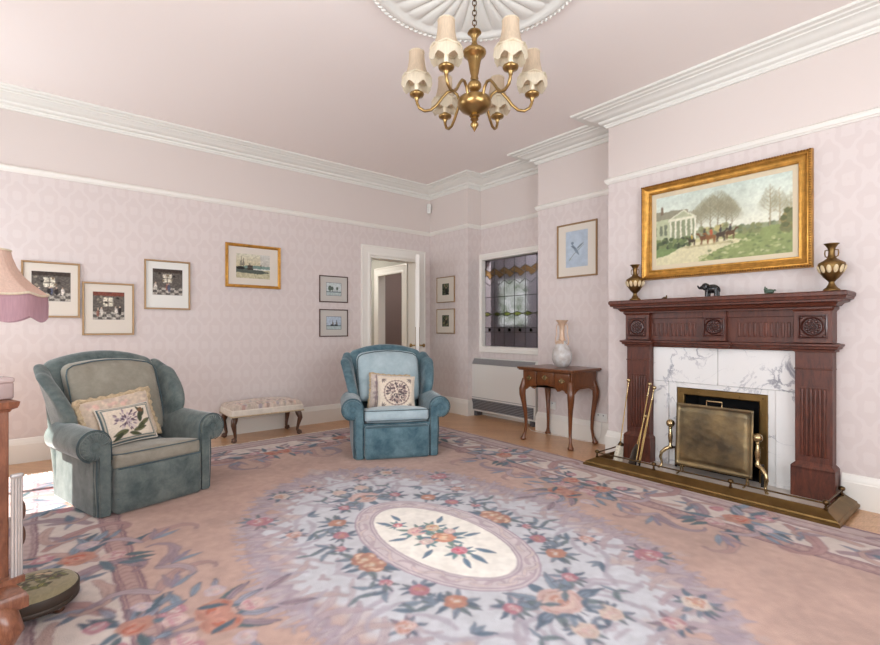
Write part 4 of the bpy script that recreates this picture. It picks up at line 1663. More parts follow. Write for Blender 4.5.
bouquet(q, .22, 1.22, .050, ROSE, CREAM, PINK, 5, 1.8, (BLU, MV, TEAL), seed=12)
for k in range(11):
    t = rs.uniform(.05, PI / 2)
    rr_ = rs.uniform(.60, .86)
    x, y = .80 * rr_ * math.cos(t), 1.36 * rr_ * math.sin(t)
    for j in range(3):
        q.leaf(x, y, rs.uniform(0, 6.3), rs.uniform(.06, .1), rs.choice((TEAL, BLU, GRN)), .28, (112, 120, 136))
# borders
q.rect(1.37, HX, 0, HY, (214, 188, 178))
q.rect(0, HX, 2.39, HY, (214, 188, 178))


def band(a, b, col):
    q.rect(a, b, 0, HY + a - HX + .0, col)
    q.rect(0, b, HY - HX + a, HY - HX + b, col)


DY = HY - HX
q.rect(1.37, 1.47, 0, DY + 1.47, (200, 166, 156))
q.rect(0, 1.47, DY + 1.37, DY + 1.47, (200, 166, 156))
q.rect(1.47, 1.765, 0, DY + 1.765, (226, 214, 204))
q.rect(0, 1.765, DY + 1.47, DY + 1.765, (226, 214, 204))
q.rect(1.765, HX, 0, HY, (204, 182, 176))
q.rect(0, HX, DY + 1.765, HY, (204, 182, 176))
for a in np.arange(.02, HY, .045):                     # little ribbed diagonal marks in the inner guard band
    q.stroke([(1.385, a), (1.42, a + .02), (1.455, a - .005)], [.004, .012, .004], (176, 140, 138))
    if a < 1.4:
        q.stroke([(a, DY + 1.385), (a + .02, DY + 1.42), (a - .005, DY + 1.455)], [.004, .012, .004], (176, 140, 138))
for a, wd in ((1.37, .012), (1.388, .007), (1.452, .007), (1.47, .012), (1.765, .013), (1.785, .008), (1.86, .008), (1.965, .02)):
    q.stroke([(a, -.1), (a, DY + a), (-.1, DY + a)], wd, (146, 112, 122))
for a in np.arange(.0, HY, .06):
    q.stroke([(1.80, a), (1.83, a + .03), (1.85, a)], .008, MV, .6)
    q.stroke([(a, DY + 1.80), (a + .03, DY + 1.83), (a, DY + 1.85)], .008, MV, .6)
# scrolls in the cream main border
for k in range(9):
    y = .30 + .30 * k
    s = 1 if k % 2 else -1
    c = ((190, 150, 146), MV, (204, 172, 160))[k % 3]
    q.spiral(1.62 + s * .10, y, PI / 2 + s * .5, .62, s * 1.2, s * 17, [.03, .075, .06, .035, .014], c, (132, 96, 104))
    q.spiral(1.62 - s * .08, y + .05, -PI / 2 - s * .4, .40, s * 1.5, s * 20, [.03, .05, .03, .01], (206, 176, 164), (142, 108, 112))
    for j in range(4):
        q.leaf(1.62 + s * .02, y + .10, rs.uniform(0, 6.3), rs.uniform(.08, .15), (BLU, TEAL, (150, 160, 176), MV)[j], .28, DK)
for k in range(5):
    x = .34 + .30 * k
    s = 1 if k % 2 else -1
    c = ((190, 150, 146), MV, (204, 172, 160))[k % 3]
    q.spiral(x, DY + 1.62 - s * .10, s * .5, .62, s * 1.2, s * 17, [.03, .075, .06, .035, .014], c, (132, 96, 104))
    q.spiral(x + .05, DY + 1.62 + s * .08, PI - s * .4, .40, s * 1.5, s * 20, [.03, .05, .03, .01], (206, 176, 164), (142, 108, 112))
    for j in range(4):
        q.leaf(x + .1, DY + 1.62, rs.uniform(0, 6.3), rs.uniform(.08, .15), (BLU, TEAL, (150, 160, 176), MV)[j], .28, DK)


def cluster(x, y, seed, sc=1.0):
    """bouquet of mixed flowers and pointed leaves lying across the border lines"""
    g = random.Random(seed)
    for i in range(22):
        a = g.uniform(0, 2 * PI)
        d = g.uniform(.02, .30) * sc
        q.leaf(x + d * math.cos(a), y + d * .8 * math.sin(a), a + g.uniform(-.6, .6), g.uniform(.10, .19) * sc, g.choice(((86, 116, 132), (104, 132, 146), BLU, (92, 120, 124), (164, 170, 186), MV)), .26, (84, 84, 104))
    for dx, dy, r, cols in ((0, 0, .085, (CORAL, (222, 160, 138), (206, 104, 78))), (.14, .10, .055, (PINK, ROSE, CREAM)), (-.15, -.07, .06, (ROSE, CREAM, PINK)), (-.05, .16, .05, ((206, 190, 200), CREAM, ROSE)), (.08, -.15, .05, (PINK, (222, 160, 160), CORAL))):
        q.rose(x + dx * sc, y + dy * sc, r * sc, *cols, rot=g.random(), dark=(120, 84, 96))


cluster(1.60, .98, 5, 1.0)
cluster(1.18, .06, 6, .95)
cluster(1.45, .14, 7, .85)
cluster(1.55, 2.00, 8, 1.0)
cluster(1.60, 2.62, 9, 1.05)
cluster(.74, DY + 1.58, 10, 1.0)
cluster(.06, DY + 1.40, 11, .95)
cluster(1.18, DY + 1.55, 12, .8)
# scrolls that run from the border into the field
for x, y, a, s in ((1.34, .36, 2.0, 1), (1.30, .62, 2.4, -1), (1.32, 1.0, 2.3, 1), (1.30, 1.9, 2.3, 1), (1.18, 2.2, 2.6, -1), (.9, 2.34, -2.0, 1), (.45, 2.32, -1.2, -1), (.3, 2.3, -2.2, 1)):
    q.spiral(x, y, a, .42, s * 1.5, s * 19, [.02, .06, .05, .025, .01], (MV, (200, 160, 150))[s > 0], DK)
    q.spiral(x, y, a - s * 1.1, .26, -s * 2, -s * 22, [.02, .04, .03, .01], MVL, DK)
    for j in range(3):
        q.leaf(x - .06, y, a + (j - 1) * .5, .16, (MV, (160, 150, 170), BLU)[j], .2, DK)

q.warp(.011, 44, 300, 3)
q.warp(.004, 150, 400, 2)
top = np.concatenate([q.a[::-1], q.a[1:]], 0)
full = np.concatenate([top[:, ::-1], top[:, 1:]], 1)
cv = Cv(-HX, HX, -HY, HY, .0066, (0, 0, 0))
cv.nx, cv.ny = full.shape[1], full.shape[0]
cv.x = np.linspace(-HX, HX, cv.nx)
cv.y = np.linspace(-HY, HY, cv.ny)
cv.a = full
lum = cv.a.mean(2, keepdims=True)
cv.a = (cv.a * .86 + lum * .14) * np.array((.885, .87, .875))
# medallion: mauve ring with scrolls, ivory oval, central spray
cv.ell(0, 0, .392, .660, (160, 142, 156))
cv.ell(0, 0, .384, .652, (202, 191, 193))
for a_, b_ in ((.366, .632), (.300, .556)):
    cv.ring(0, 0, a_, b_, .006, (164, 148, 160))
for k in range(40):
    t = 2 * PI * k / 40
    cv.spiral(.333 * math.cos(t), .594 * math.sin(t), t + PI / 2 + (.7 if k % 2 else -.7), .11, (-6 if k % 2 else 6), (-50 if k % 2 else 50), [.012, .016, .006], (212, 198, 192) if k % 3 else (184, 168, 174), (172, 156, 165), n=14)
cv.ell(0, 0, .284, .540, (160, 146, 156))
cv.ell(0, 0, .277, .532, (236, 232, 224))
for x, y, r, cols, n, sd in ((.02, -.02, .075, (CORAL, (226, 178, 142), (232, 206, 176)), 7, 1), (-.05, .14, .062, (ROSE, (232, 196, 188), PINK), 6, 2), (.05, .12, .05, ((214, 190, 160), CREAM, CORAL), 5, 3),
                             (-.02, -.20, .05, (PINK, (224, 150, 160), (206, 90, 110)), 6, 4), (-.09, .28, .032, (PINK, (210, 90, 90), CREAM), 5, 5), (.10, .02, .04, ((210, 180, 180), CREAM, ROSE), 4, 6), (-.09, .0, .045, ((206, 186, 184), CREAM, ROSE), 4, 7)):
    bouquet(cv, x, y, r, *cols, n, 1.8, ((96, 130, 146), (104, 150, 150), (120, 148, 132)), sd, (110, 120, 130))
for x, y, a, L in ((.0, -.27, -1.6, .12), (-.06, -.28, -2.0, .10), (.06, -.24, -1.1, .11), (-.12, .30, 2.0, .10), (-.04, .33, 1.5, .10), (.12, .16, .6, .10), (-.15, .10, 2.8, .10), (.12, -.08, -.3, .10), (-.13, -.1, -2.7, .1)):
    cv.leaf(x, y, a, L, TEAL, .26, (92, 100, 116))
cv.warp(.004, 120, 500, 2)
# the pile lies in different directions and has been walked on
n1 = fbm(cv.ny, cv.nx, 14, 9, 77, 4)
cv.a *= (1 + (n1 - .5) * .12)[..., None]
n2 = fbm(cv.ny, cv.nx, 160, 110, 78, 2)
cv.a *= (1 + (n2 - .5) * .10)[..., None]
np.clip(cv.a, 0, 1, out=cv.a)
rug = thing('rug', 'large peach pink floral rug with an ivory oval medallion covering the floor', 'rug', (RX, RY, 0))
relief = (cv.a.mean(2) - .6)
sheet('pile', cv, M['rug'], rug, z=.016)
m = MB()
m.box(-HX, -HY, .001, HX, HY, .0155)
m.build('backing', M['fringe'], rug, 0)
m = MB()
for e in (-1, 1):
    g = random.Random(e)
    for i in range(260):
        x = -HX + (i + .5) * 2 * HX / 260
        L = g.uniform(.05, .085)
        dx = g.uniform(-.015, .015)
        m.tube([(x, e * (HY - .005), .012), (x + dx * .5, e * (HY + L * .5), .007), (x + dx, e * (HY + L), .003)], [.006, .006, .003], 5)
fo = m.build('fringe', M['fringe'], rug, 60)
fo['kind'] = 'stuff'


# ------------------------------------------------------------------ soft furnishings helpers
def pillow_mesh(w_, h_, t_, cv, mat, mat_back, parent, name='cover', pinch=.07, n=None):
    def P(X, Y, s):
        u, v = X / (w_ / 2), Y / (h_ / 2)
        th_ = np.sqrt(np.clip((1 - u ** 4) * (1 - v ** 4), 0, 1)) * t_ / 2
        x = X * (1 - pinch * (1 - v ** 2) * np.abs(u))
        y = Y * (1 - pinch * (1 - u ** 2) * np.abs(v))
        return x, y, s * th_ + .006 * np.sin(u * 5 + 1) * np.sin(v * 4) * (1 - u ** 2) * (1 - v ** 2)
    o = sheet(name, cv, mat, parent)
    co = np.empty(len(o.data.vertices) * 3, np.float32)
    o.data.vertices.foreach_get('co', co)
    co = co.reshape(-1, 3)
    x, y, z = P(co[:, 0], co[:, 1], 1)
    o.data.vertices.foreach_set('co', np.stack([x, y, z], 1).astype(np.float32).ravel())
    o.data.update()
    mm = MB()
    k = 22
    vs = []
    for j in range(k + 1):
        for i in range(k + 1):
            X, Y = -w_ / 2 + w_ * i / k, -h_ / 2 + h_ * j / k
            x, y, z = P(np.array(X), np.array(Y), -1)
            vs.append((float(x), float(y), float(z)))
    fs = [(j * (k + 1) + i, (j + 1) * (k + 1) + i, (j + 1) * (k + 1) + i + 1, j * (k + 1) + i + 1) for j in range(k) for i in range(k)]
    mm.add(vs, fs)
    mm.build('back_cover', mat_back, parent, 80, recalc=False)
    rim = []
    for i in range(24):
        rim.append((-w_ / 2 + w_ * i / 24, -h_ / 2))
    for i in range(24):
        rim.append((w_ / 2, -h_ / 2 + h_ * i / 24))
    for i in range(24):
        rim.append((w_ / 2 - w_ * i / 24, h_ / 2))
    for i in range(24):
        rim.append((-w_ / 2, h_ / 2 - h_ * i / 24))
    out = []
    for X, Y in rim:
        x, y, z = P(np.array(X), np.array(Y), 1)
        out.append((float(x), float(y), 0.0))
    return out


def cushion(name, label, loc, yaw, lean, roll, w_, h_, t_, cv, trim, trim_mat, trim_r, group=None, tassel=False):
    o = thing(name, label, 'cushion', loc, 0, group)
    o.rotation_euler = (Matrix.Rotation(yaw, 3, 'Z') @ Matrix.Rotation(PI / 2 - lean, 3, 'X') @ Matrix.Rotation(roll, 3, 'Z')).to_euler()
    rim = pillow_mesh(w_, h_, t_, cv, M['needle'], M['cream_cloth'], o)
    mm = MB()
    if trim == 'ruffle':
        g = random.Random(len(label))
        R = []
        for i, p in enumerate(rim):
            R.append(trim_r * (1 + .28 * math.sin(i * 1.9) + g.uniform(-.12, .12)))
        mm.tube([(p[0] * 1.01, p[1] * 1.01, .004 * math.sin(i * 1.3)) for i, p in enumerate(rim)], R, 9, True)
    else:
        mm.tube(rim, trim_r, 8, True)
    mm.build(trim, trim_mat, o, 80)
    if tassel:
        mm = MB()
        for c in (-1,):
            mm.lathe([(.004, .0), (.012, -.012), (.010, -.022), (.018, -.04), (.022, -.10), (.018, -.105)], 12, c=(c * w_ / 2 - .012, h_ * .05, .015))
        mm.build('tassel', trim_mat, o, 60)
    return o


def scroll_profile(sgn, grow=0.0):
    """front outline of a rolled arm, local x / z, for the arm on side sgn"""
    cx, cz, R = .400, .462, .098
    p = [(.300, .012), (.300, .36), (.300, cz)]
    for t in np.linspace(170, -110, 24):
        a = math.radians(t)
        p.append((cx + R * math.cos(a), cz + R * math.sin(a)))
    p += [(.388, cz - R * .78), (.392, .25), (.380, .012)]
    return [(sgn * x, z) for x, z in p]


def armchair(name, label, loc, yaw, body, cushm, seat_top, group):
    ch = thing(name, label, 'armchair', loc, yaw, group)
    m = MB()
    m.rbox((0, .02, .17), (.34, .37, .158), .03, n=4)
    m.build('base', body, ch, 60)
    m = MB()
    m.rbox((0, -.365, .162), (.296, .045, .150), .03, n=8, crown=(0, .022, 0))
    fp = m.build('footrest_panel', body, ch, 70)
    m = MB()
    m.tube([(-.28, -.406, .302), (.28, -.406, .302)], .005, 6)
    m.tube([(-.285, -.408, .115), (0, -.424, .112), (.285, -.408, .115)], .003, 6)
    m.build('seam', M['piping'], fp, 60)
    for s in (1, -1):
        m = MB()
        m.prism(scroll_profile(s), -.355, .22, 'y')
        a = m.build('arm', body, ch, 50, .012, 3)
        m = MB()
        m.prism([(-.335, .012), (.375, .012), (.425, .42), (.44, .52), (.26, .52), (.20, .45), (.10, .372), (-.335, .372)], s * .32, s * .3955, 'x')
        m.build('side_panel', body, ch, 50, .014, 3)
        m = MB()                                     # padded front facing with pleats fanning round the scroll
        cx, cz = s * .400, .462
        poly = [(s * (.3 + .012), .015), (s * .312, .44)]
        for t in np.linspace(170, -100, 22):
            aa = math.radians(t)
            poly.append((cx + s * .086 * math.cos(aa), cz + .086 * math.sin(aa)))
        poly += [(s * .378, cz - .07), (s * .370, .015)]
        m.prism(poly, -.378, -.352, 'y')
        fa = m.build('arm_facing', body, a, 50, .010, 3)
        m = MB()
        for t in np.linspace(165, -85, 22):
            aa = math.radians(t)
            ca, sa = s * math.cos(aa), math.sin(aa)
            m.tube([(cx + ca * .034, -.378, cz + sa * .034), (cx + ca * .060, -.384, cz + sa * .060), (cx + ca * .082, -.376, cz + sa * .082)], [.004, .010, .007], 6)
        m.sphere((cx, -.376, cz), .026, 8, (1, .35, 1))
        m.build('pleats', body, fa, 60)
        m = MB()
        edge = [(s * .381, -.362, .02), (s * .391, -.362, .25), (s * .388, -.362, cz - .085)]
        m.tube(edge, .0035, 6)
        m.tube([(cx + s * .100 * math.cos(math.radians(t)), -.358, cz + .100 * math.sin(math.radians(t))) for t in np.linspace(-75, 175, 22)] + [(s * .299, -.358, .36)], .0032, 6)
        m.build('piping', M['piping'], a, 60)

    def backfn(qv):
        t = max(0, (qv.z - .10) / .86)
        y = qv.y + .27 * t * t
        z = qv.z + .035 * t
        if qv.z > .6:
            z += (.085 * (1 - (qv.x / .40) ** 2) - .055) * ((qv.z - .6) / .36)
        x = qv.x * (1.0 + .10 * math.sin(PI * min(1, t)) * .6 - (0.06 if t > .9 else 0) * 0)
        return (x, y, z)
    m = MB()
    m.rbox((0, .345, .50), (.395, .055, .455), .05, fn=backfn, n=10)
    m.build('back', body, ch, 70)

    for s in (1, -1):
        def wingfn(qv, s=s):
            t = (qv.z - .44) / .46
            t = max(0, min(1, t))
            front = (.115 - (qv.y - .26)) / .27           # 0 at the back edge .. 1 at the front edge
            y0 = .355 + .27 * ((qv.z - .10) / .86) ** 2   # where the back stands at this height
            depth = .20 + .22 * math.sin(PI * (.18 + .72 * t)) ** 1.4 * (1 if t < .8 else 1 - (t - .8) * .8)
            rel = max(0.0, min(1.0, (.375 - qv.y) / .23))
            y = y0 + .02 - rel * depth
            x = qv.x + s * (.045 * t * rel + .035 * t - .03 * (1 - t))
            z = qv.z - .05 * t * rel + .035 * t * max(0, 1 - 1.5 * rel)
            return (x, y, z)
        m = MB()
        m.rbox((s * .378, .26, .67), (.048, .115, .245), .044, fn=wingfn, n=9)
        m.build('wing', body, ch, 70)

    def bcfn(qv):
        t = (qv.z - .42) / .52
        y = qv.y + .23 * max(0, t) ** 1.3
        z = qv.z + (.035 * (1 - (qv.x / .30) ** 2) if qv.z > .68 else 0) * min(1, (qv.z - .68) / .2 if qv.z > .68 else 0)
        return (qv.x * (1 + .03 * t), y, z)
    zc = (seat_top + .91) / 2
    hz = (.91 - seat_top) / 2 + .015
    m = MB()
    m.rbox((0, .235, zc), (.318, .075, hz), .06, fn=bcfn, n=12, crown=(0, .045, 0))
    bc = m.build('back_cushion', cushm, ch, 80)
    m = MB()
    pts = []
    yf = .235 - .060
    for x, z in [(k_[0] * 1.09, k_[1]) for k_ in [(-.285, zc - hz + .06), (-.288, zc), (-.288, zc + hz - .07), (-.275, zc + hz - .03), (-.24, zc + hz - .012), (-.12, zc + hz - .006), (0, zc + hz - .004), (.12, zc + hz - .006), (.24, zc + hz - .012), (.275, zc + hz - .03), (.288, zc + hz - .07), (.288, zc), (.285, zc - hz + .06)]]:
        v = bcfn(Vector((x, yf - .002, z)))
        pts.append(v)
    m.tube(pts, .0045, 7)
    m.build('piping', M['piping'], bc, 60)

    th_ = .058

    def seatfn(qv):
        return (qv.x, qv.y, qv.z - .085 * (qv.y + .40) / .63)
    m = MB()
    m.rbox((0, -.085, seat_top - th_), (.293, .315, th_), .035, n=12, crown=(0, .014, .026), fn=seatfn)
    sc = m.build('seat_cushion', cushm, ch, 80)
    m = MB()
    for zz in (seat_top - .012, seat_top - 2 * th_ + .014):
        m.tube([seatfn(Vector(k_)) for k_ in [(-.292, .15, zz), (-.292, -.33, zz), (-.28, -.385, zz), (-.24, -.401, zz), (-.12, -.408, zz), (0, -.411, zz), (.12, -.408, zz), (.24, -.401, zz), (.28, -.385, zz), (.292, -.33, zz), (.292, .15, zz)]], .004, 7)
    m.build('piping', M['piping'], sc, 60)
    return ch


C1, A1 = (.508, 4.098, .0060), math.radians(15.4)
C2, A2 = (2.657, 3.968, .0060), math.radians(-26.7)
ch1 = armchair('armchair', 'wide blue-green velvet wing armchair with pale blue cushions greyed for shade, on the left', C1, A1, M['velvet_green'], M['cush_shaded'], .405, 'wing armchairs')
ch1.scale = (.94, 1, 1)
ch2 = armchair('armchair', 'blue-green velvet wing armchair with pale blue cushions in front of the door', C2, A2, M['velvet'], M['cush_blue'], .462, 'wing armchairs')


def on_chair(C, A, p):
    v = Matrix.Rotation(A, 3, 'Z') @ Vector(p)
    return (C[0] + v.x, C[1] + v.y, C[2] + p[2])


# cushions
cv = Cv(-.23, .23, -.17, .17, .006, (206, 188, 168))
for i in range(40):
    cv.ell(rnd.uniform(-.2, .2), rnd.uniform(.05, .15), .02, .016, rnd.choice([(214, 176, 164), (190, 172, 160), (220, 204, 184)]), 0, .7)
cv.speck(.08, 4, 30, 2)
cushion('cushion', 'floral cushion with a thick gold ruffle at the back of the left armchair', on_chair(C1, A1, (-.07, .085, .545)), A1, math.radians(20), math.radians(7), .47, .34, .12, cv, 'ruffle', M['gold_fringe'], .021, 'armchair cushions', True)

cv = Cv(-.17, .17, -.1375, .1375, .0035, (84, 100, 104))
cv.rect(-.160, .160, -.127, .127, (206, 192, 172))
cv.rect(-.152, .152, -.119, .119, (110, 122, 120))
cv.rect(-.144, .144, -.111, .111, (222, 208, 190))
cv.speck(.06, 2, 40, 2)
for i in range(90):
    a = rnd.uniform(0, 6.3)
    d = rnd.uniform(.0, .068)
    x, y = -.015 + d * math.cos(a), .018 + d * math.sin(a)
    cv.leaf(x, y, a, rnd.uniform(.020, .034), rnd.choice([(178, 160, 164), (120, 100, 112), (92, 78, 92), (206, 192, 190), (150, 132, 140)]), .36)
for x, y, a, L in ((-.02, -.06, 3.4, .10), (-.06, -.08, 3.7, .07), (.02, -.07, .2, .08), (.05, -.06, .7, .08), (.08, -.03, .5, .07), (.07, -.01, 1.4, .08), (.09, .03, 1.1, .06), (.09, .06, 2.0, .05), (-.01, -.08, -.4, .07)):
    cv.leaf(x, y, a, L, rnd.choice([(84, 88, 58), (104, 104, 70), (66, 72, 52)]), .34, (50, 54, 44))
for x, y in ((.095, .085), (.10, .07), (.085, .075)):
    cv.ell(x, y, .014, .012, (112, 84, 60))
cushion('cushion', 'needlepoint cushion with a lilac flower in a dark border, front of the left armchair', on_chair(C1, A1, (-.065, -.03, .515)), A1, math.radians(27), math.radians(4), .34, .275, .10, cv, 'piping', M['cream_cloth'], .006, 'armchair cushions')

cv = Cv(-.20, .20, -.18, .18, .006, (196, 182, 172))
for i in range(60):
    cv.ell(rnd.uniform(-.16, .16), rnd.uniform(-.16, .16), .022, .016, rnd.choice([(170, 152, 150), (206, 190, 176), (150, 136, 140), (214, 200, 186)]), rnd.uniform(0, 3), .8)
for e in (-.14, -.12):
    cv.rect(e, e + .01, -.17, .17, (140, 122, 124))
cv.speck(.1, 14, 40, 2)
cushion('cushion', 'mottled taupe cushion with a tan ruffle behind the cream one in the blue armchair', on_chair(C2, A2, (-.02, .10, .555)), A2, math.radians(20), math.radians(-5), .40, .36, .10, cv, 'ruffle', M['gold_fringe'], .012, 'armchair cushions')
cv = Cv(-.185, .185, -.185, .185, .0045, (222, 208, 190))
cv.ring(0, 0, .128, .130, .008, (130, 116, 112))
for k in range(26):
    t = 2 * PI * k / 26
    cv.ell(.128 * math.cos(t), .13 * math.sin(t), .010, .008, (150, 130, 124), t)
for i in range(200):
    a = rnd.uniform(0, 6.3)
    d = .092 * math.sqrt(rnd.random())
    cv.leaf(d * math.cos(a), d * math.sin(a), a + rnd.uniform(-.5, .5), rnd.uniform(.020, .038), rnd.choice([(92, 78, 82), (120, 102, 104), (150, 128, 124), (78, 70, 76), (190, 168, 156)]), .38)
for sx in (-1, 1):
    for sy in (-1, 1):
        for j in range(4):
            cv.leaf(sx * .145, sy * .145, math.atan2(-sy, -sx) + (j - 1.5) * .5, .05, (130, 118, 112), .25)
cv.speck(.06, 15, 40, 2)
cushion('cushion', 'cream needlepoint cushion with a round dark flower medallion in the blue armchair', on_chair(C2, A2, (.04, -.005, .545)), A2, math.radians(26), math.radians(-3), .37, .37, .10, cv, 'piping', M['cream_cloth'], .007, 'armchair cushions')


# ------------------------------------------------------------------ stools
st = thing('bench_stool', 'long low needlepoint stool on dark claw feet against the back wall', 'stool', (1.885, 5.41, 0))
cv = Cv(-.385, .385, -.21, .21, .007, (196, 180, 166))
for i in range(190):
    cv.ell(rnd.uniform(-.37, .37), rnd.uniform(-.2, .2), rnd.uniform(.012, .026), rnd.uniform(.01, .02), rnd.choice([(200, 184, 172), (180, 148, 138), (160, 150, 156), (206, 176, 160), (176, 166, 150), (150, 128, 120)]), rnd.uniform(0, 3), .85)
cv.speck(.12, 3, 60, 2)
top_ = sheet('needlepoint_top', cv, M['needle'], st)
co = np.empty(len(top_.data.vertices) * 3, np.float32)
top_.data.vertices.foreach_get('co', co)
co = co.reshape(-1, 3)
u, v = np.abs(co[:, 0] / .385), np.abs(co[:, 1] / .21)
e = np.maximum(np.clip((np.abs(co[:, 0]) - .345) / .04, 0, 1), np.clip((np.abs(co[:, 1]) - .17) / .04, 0, 1))
co[:, 2] = .355 + .035 * (1 - u ** 2) * (1 - v ** 2) + .03 - .065 * (1 - np.sqrt(np.clip(1 - e ** 2, 0, 1)))
top_.data.vertices.foreach_set('co', co.ravel())
m = MB()
m.rbox((0, 0, .305), (.392, .216, .04), .018, n=4)
m.build('upholstered_rail', M['cream_cloth'], st, 60)
m = MB()
m.tube([(-.390, -.214, .278), (.390, -.214, .278), (.390, .214, .278), (-.390, .214, .278)], .009, 8, True)
m.build('braid', M['gold_fringe'], st, 60)


def claw_leg(mb, x, y, ztop, sc=1.0, out=.035, foot=.024):
    ox, oy = math.copysign(1, x) * .7, math.copysign(1, y) * .7
    mb.tube([(x, y, ztop), (x + ox * out * .6 * sc, y + oy * out * .6 * sc, ztop * .86), (x + ox * out * sc, y + oy * out * sc, ztop * .70), (x + ox * out * .3 * sc, y + oy * out * .3 * sc, ztop * .40),
             (x, y, ztop * .22), (x + ox * out * .35 * sc, y + oy * out * .35 * sc, ztop * .10)], [.030 * sc, .034 * sc, .028 * sc, .018 * sc, .015 * sc, .016 * sc], 12)
    mb.sphere((x + ox * out * .6 * sc, y + oy * out * .6 * sc, foot), foot, 9, (1.15, 1.15, 1))
    for k in range(4):
        a = math.atan2(oy, ox) + (k - 1.5) * .8
        bx_, by_ = x + ox * out * .6 * sc, y + oy * out * .6 * sc
        mb.tube([(bx_ - ox * .01, by_ - oy * .01, foot * 2.2), (bx_ + foot * .9 * math.cos(a), by_ + foot * .9 * math.sin(a), foot * 1.7), (bx_ + foot * 1.2 * math.cos(a), by_ + foot * 1.2 * math.sin(a), foot * .5)], [.008, .007, .004], 6)


for sx in (-1, 1):
    for sy in (-1, 1):
        m = MB()
        claw_leg(m, sx * .338, sy * .160, .27)
        m.build('leg', M['dark_wood'], st, 60)

fo_ = thing('footstool', 'low round footstool with green leaves stitched on its drab top', 'footstool', (-.035, 2.645, .0165))
cv = Cv(-.155, .155, -.155, .155, .004, (142, 132, 104))
cv.speck(.08, 6, 30, 2)
for i in range(54):
    a = rnd.uniform(0, 6.3)
    d = .10 * math.sqrt(rnd.random())
    cv.leaf(d * math.cos(a) * 1.1, d * math.sin(a) * .8, rnd.uniform(0, 6.3), rnd.uniform(.02, .04), rnd.choice([(122, 124, 50), (96, 104, 44), (150, 144, 70), (74, 74, 40), (92, 60, 44), (60, 46, 36)]), .38, (60, 56, 36))
cv.stroke([(-.1, -.05), (-.02, .0), (.05, .01), (.1, .06)], .006, (58, 44, 34))
for x, y in ((.02, .06), (.05, .05), (-.05, -.03)):
    cv.ell(x, y, .016, .013, (176, 150, 120))
disc = sheet('needlepoint_top', cv, M['needle'], fo_)
co = np.empty(len(disc.data.vertices) * 3, np.float32)
disc.data.vertices.foreach_get('co', co)
co = co.reshape(-1, 3)
xx, yy = co[:, 0] / .155, co[:, 1] / .155
X2, Y2 = xx * np.sqrt(np.clip(1 - yy ** 2 / 2, 0, 1)), yy * np.sqrt(np.clip(1 - xx ** 2 / 2, 0, 1))
co[:, 0], co[:, 1] = X2 * .155, Y2 * .155
rr = np.hypot(X2, Y2)
co[:, 2] = .105 + .02 * (1 - rr ** 2) - .02 * np.clip((rr - .85) / .15, 0, 1) ** 2
disc.data.vertices.foreach_set('co', co.ravel())
m = MB()
m.lathe([(.10, .03), (.150, .03), (.156, .036), (.158, .046), (.154, .052), (.157, .06), (.158, .085), (.155, .092), (.12, .092)], 48)
m.build('band', M['dark_leather'], fo_, 50)
for k in range(4):
    a = PI / 4 + PI / 2 * k
    m = MB()
    m.lathe([(.016, 0), (.024, .010), (.022, .022), (.012, .032)], 14, c=(.115 * math.cos(a), .115 * math.sin(a), 0))
    m.build('foot', M['dark_wood'], fo_, 60)


# ------------------------------------------------------------------ side table with vase
tb = thing('side_table', 'walnut lowboy side table with brass drawer pulls and curved legs', 'table', (4.215, 3.135, 0), (0, 0, 0))
# local: front faces -x
m = MB()
m.rbox((-.005, 0, .778), (.262, .350, .012), .008, n=4)
m.rbox((-.004, 0, .762), (.252, .338, .008), .006, n=3)
m.build('table_top', M['walnut'], tb, 40)
m = MB()
DXF = -.222
m.box(DXF + .012, -.31, .60, .215, .31, .757)
ap = [(-.31, .60), (-.31, .545), (-.27, .54), (-.245, .555), (-.225, .575), (-.20, .58), (-.17, .565), (-.145, .56), (-.125, .585), (-.10, .60), (0, .612), (.10, .60), (.125, .585), (.145, .56), (.17, .565), (.20, .58), (.225, .575), (.245, .555), (.27, .54), (.31, .545), (.31, .60)]
m.prism([(y, z) for y, z in ap], DXF + .002, DXF + .016, 'x')
sp = [(DXF + .01, .60), (DXF + .01, .545), (-.16, .545), (-.13, .57), (-.08, .59), (.08, .59), (.13, .57), (.17, .545), (.215, .545), (.215, .60)]
for s in (-1, 1):
    m.prism(sp, s * .31 - .006, s * .31 + .006, 'y')
m.build('apron', M['walnut'], tb, 30, .002)


def bail(parent, y, z, sc=1.0):
    mm = MB()
    pts = [(math.cos(t) * (.034 + .007 * math.cos(4 * t)) * sc, math.sin(t) * (.022 + .005 * math.cos(4 * t)) * sc) for t in np.linspace(0, 2 * PI, 29)[:-1]]
    mm.prism([(y + a, z + b) for a, b in pts], DXF - .010, DXF - .006, 'x')
    mm.tube([(DXF - .012, y - .022 * sc, z + .006), (DXF - .020, y - .02 * sc, z - .012), (DXF - .022, y, z - .018), (DXF - .020, y + .02 * sc, z - .012), (DXF - .012, y + .022 * sc, z + .006)], .003, 7)
    for s in (-1, 1):
        mm.sphere((DXF - .012, y + s * .022 * sc, z + .006), .006, 6)
    mm.build('drawer_pull', M['brass_bright'], parent, 50)


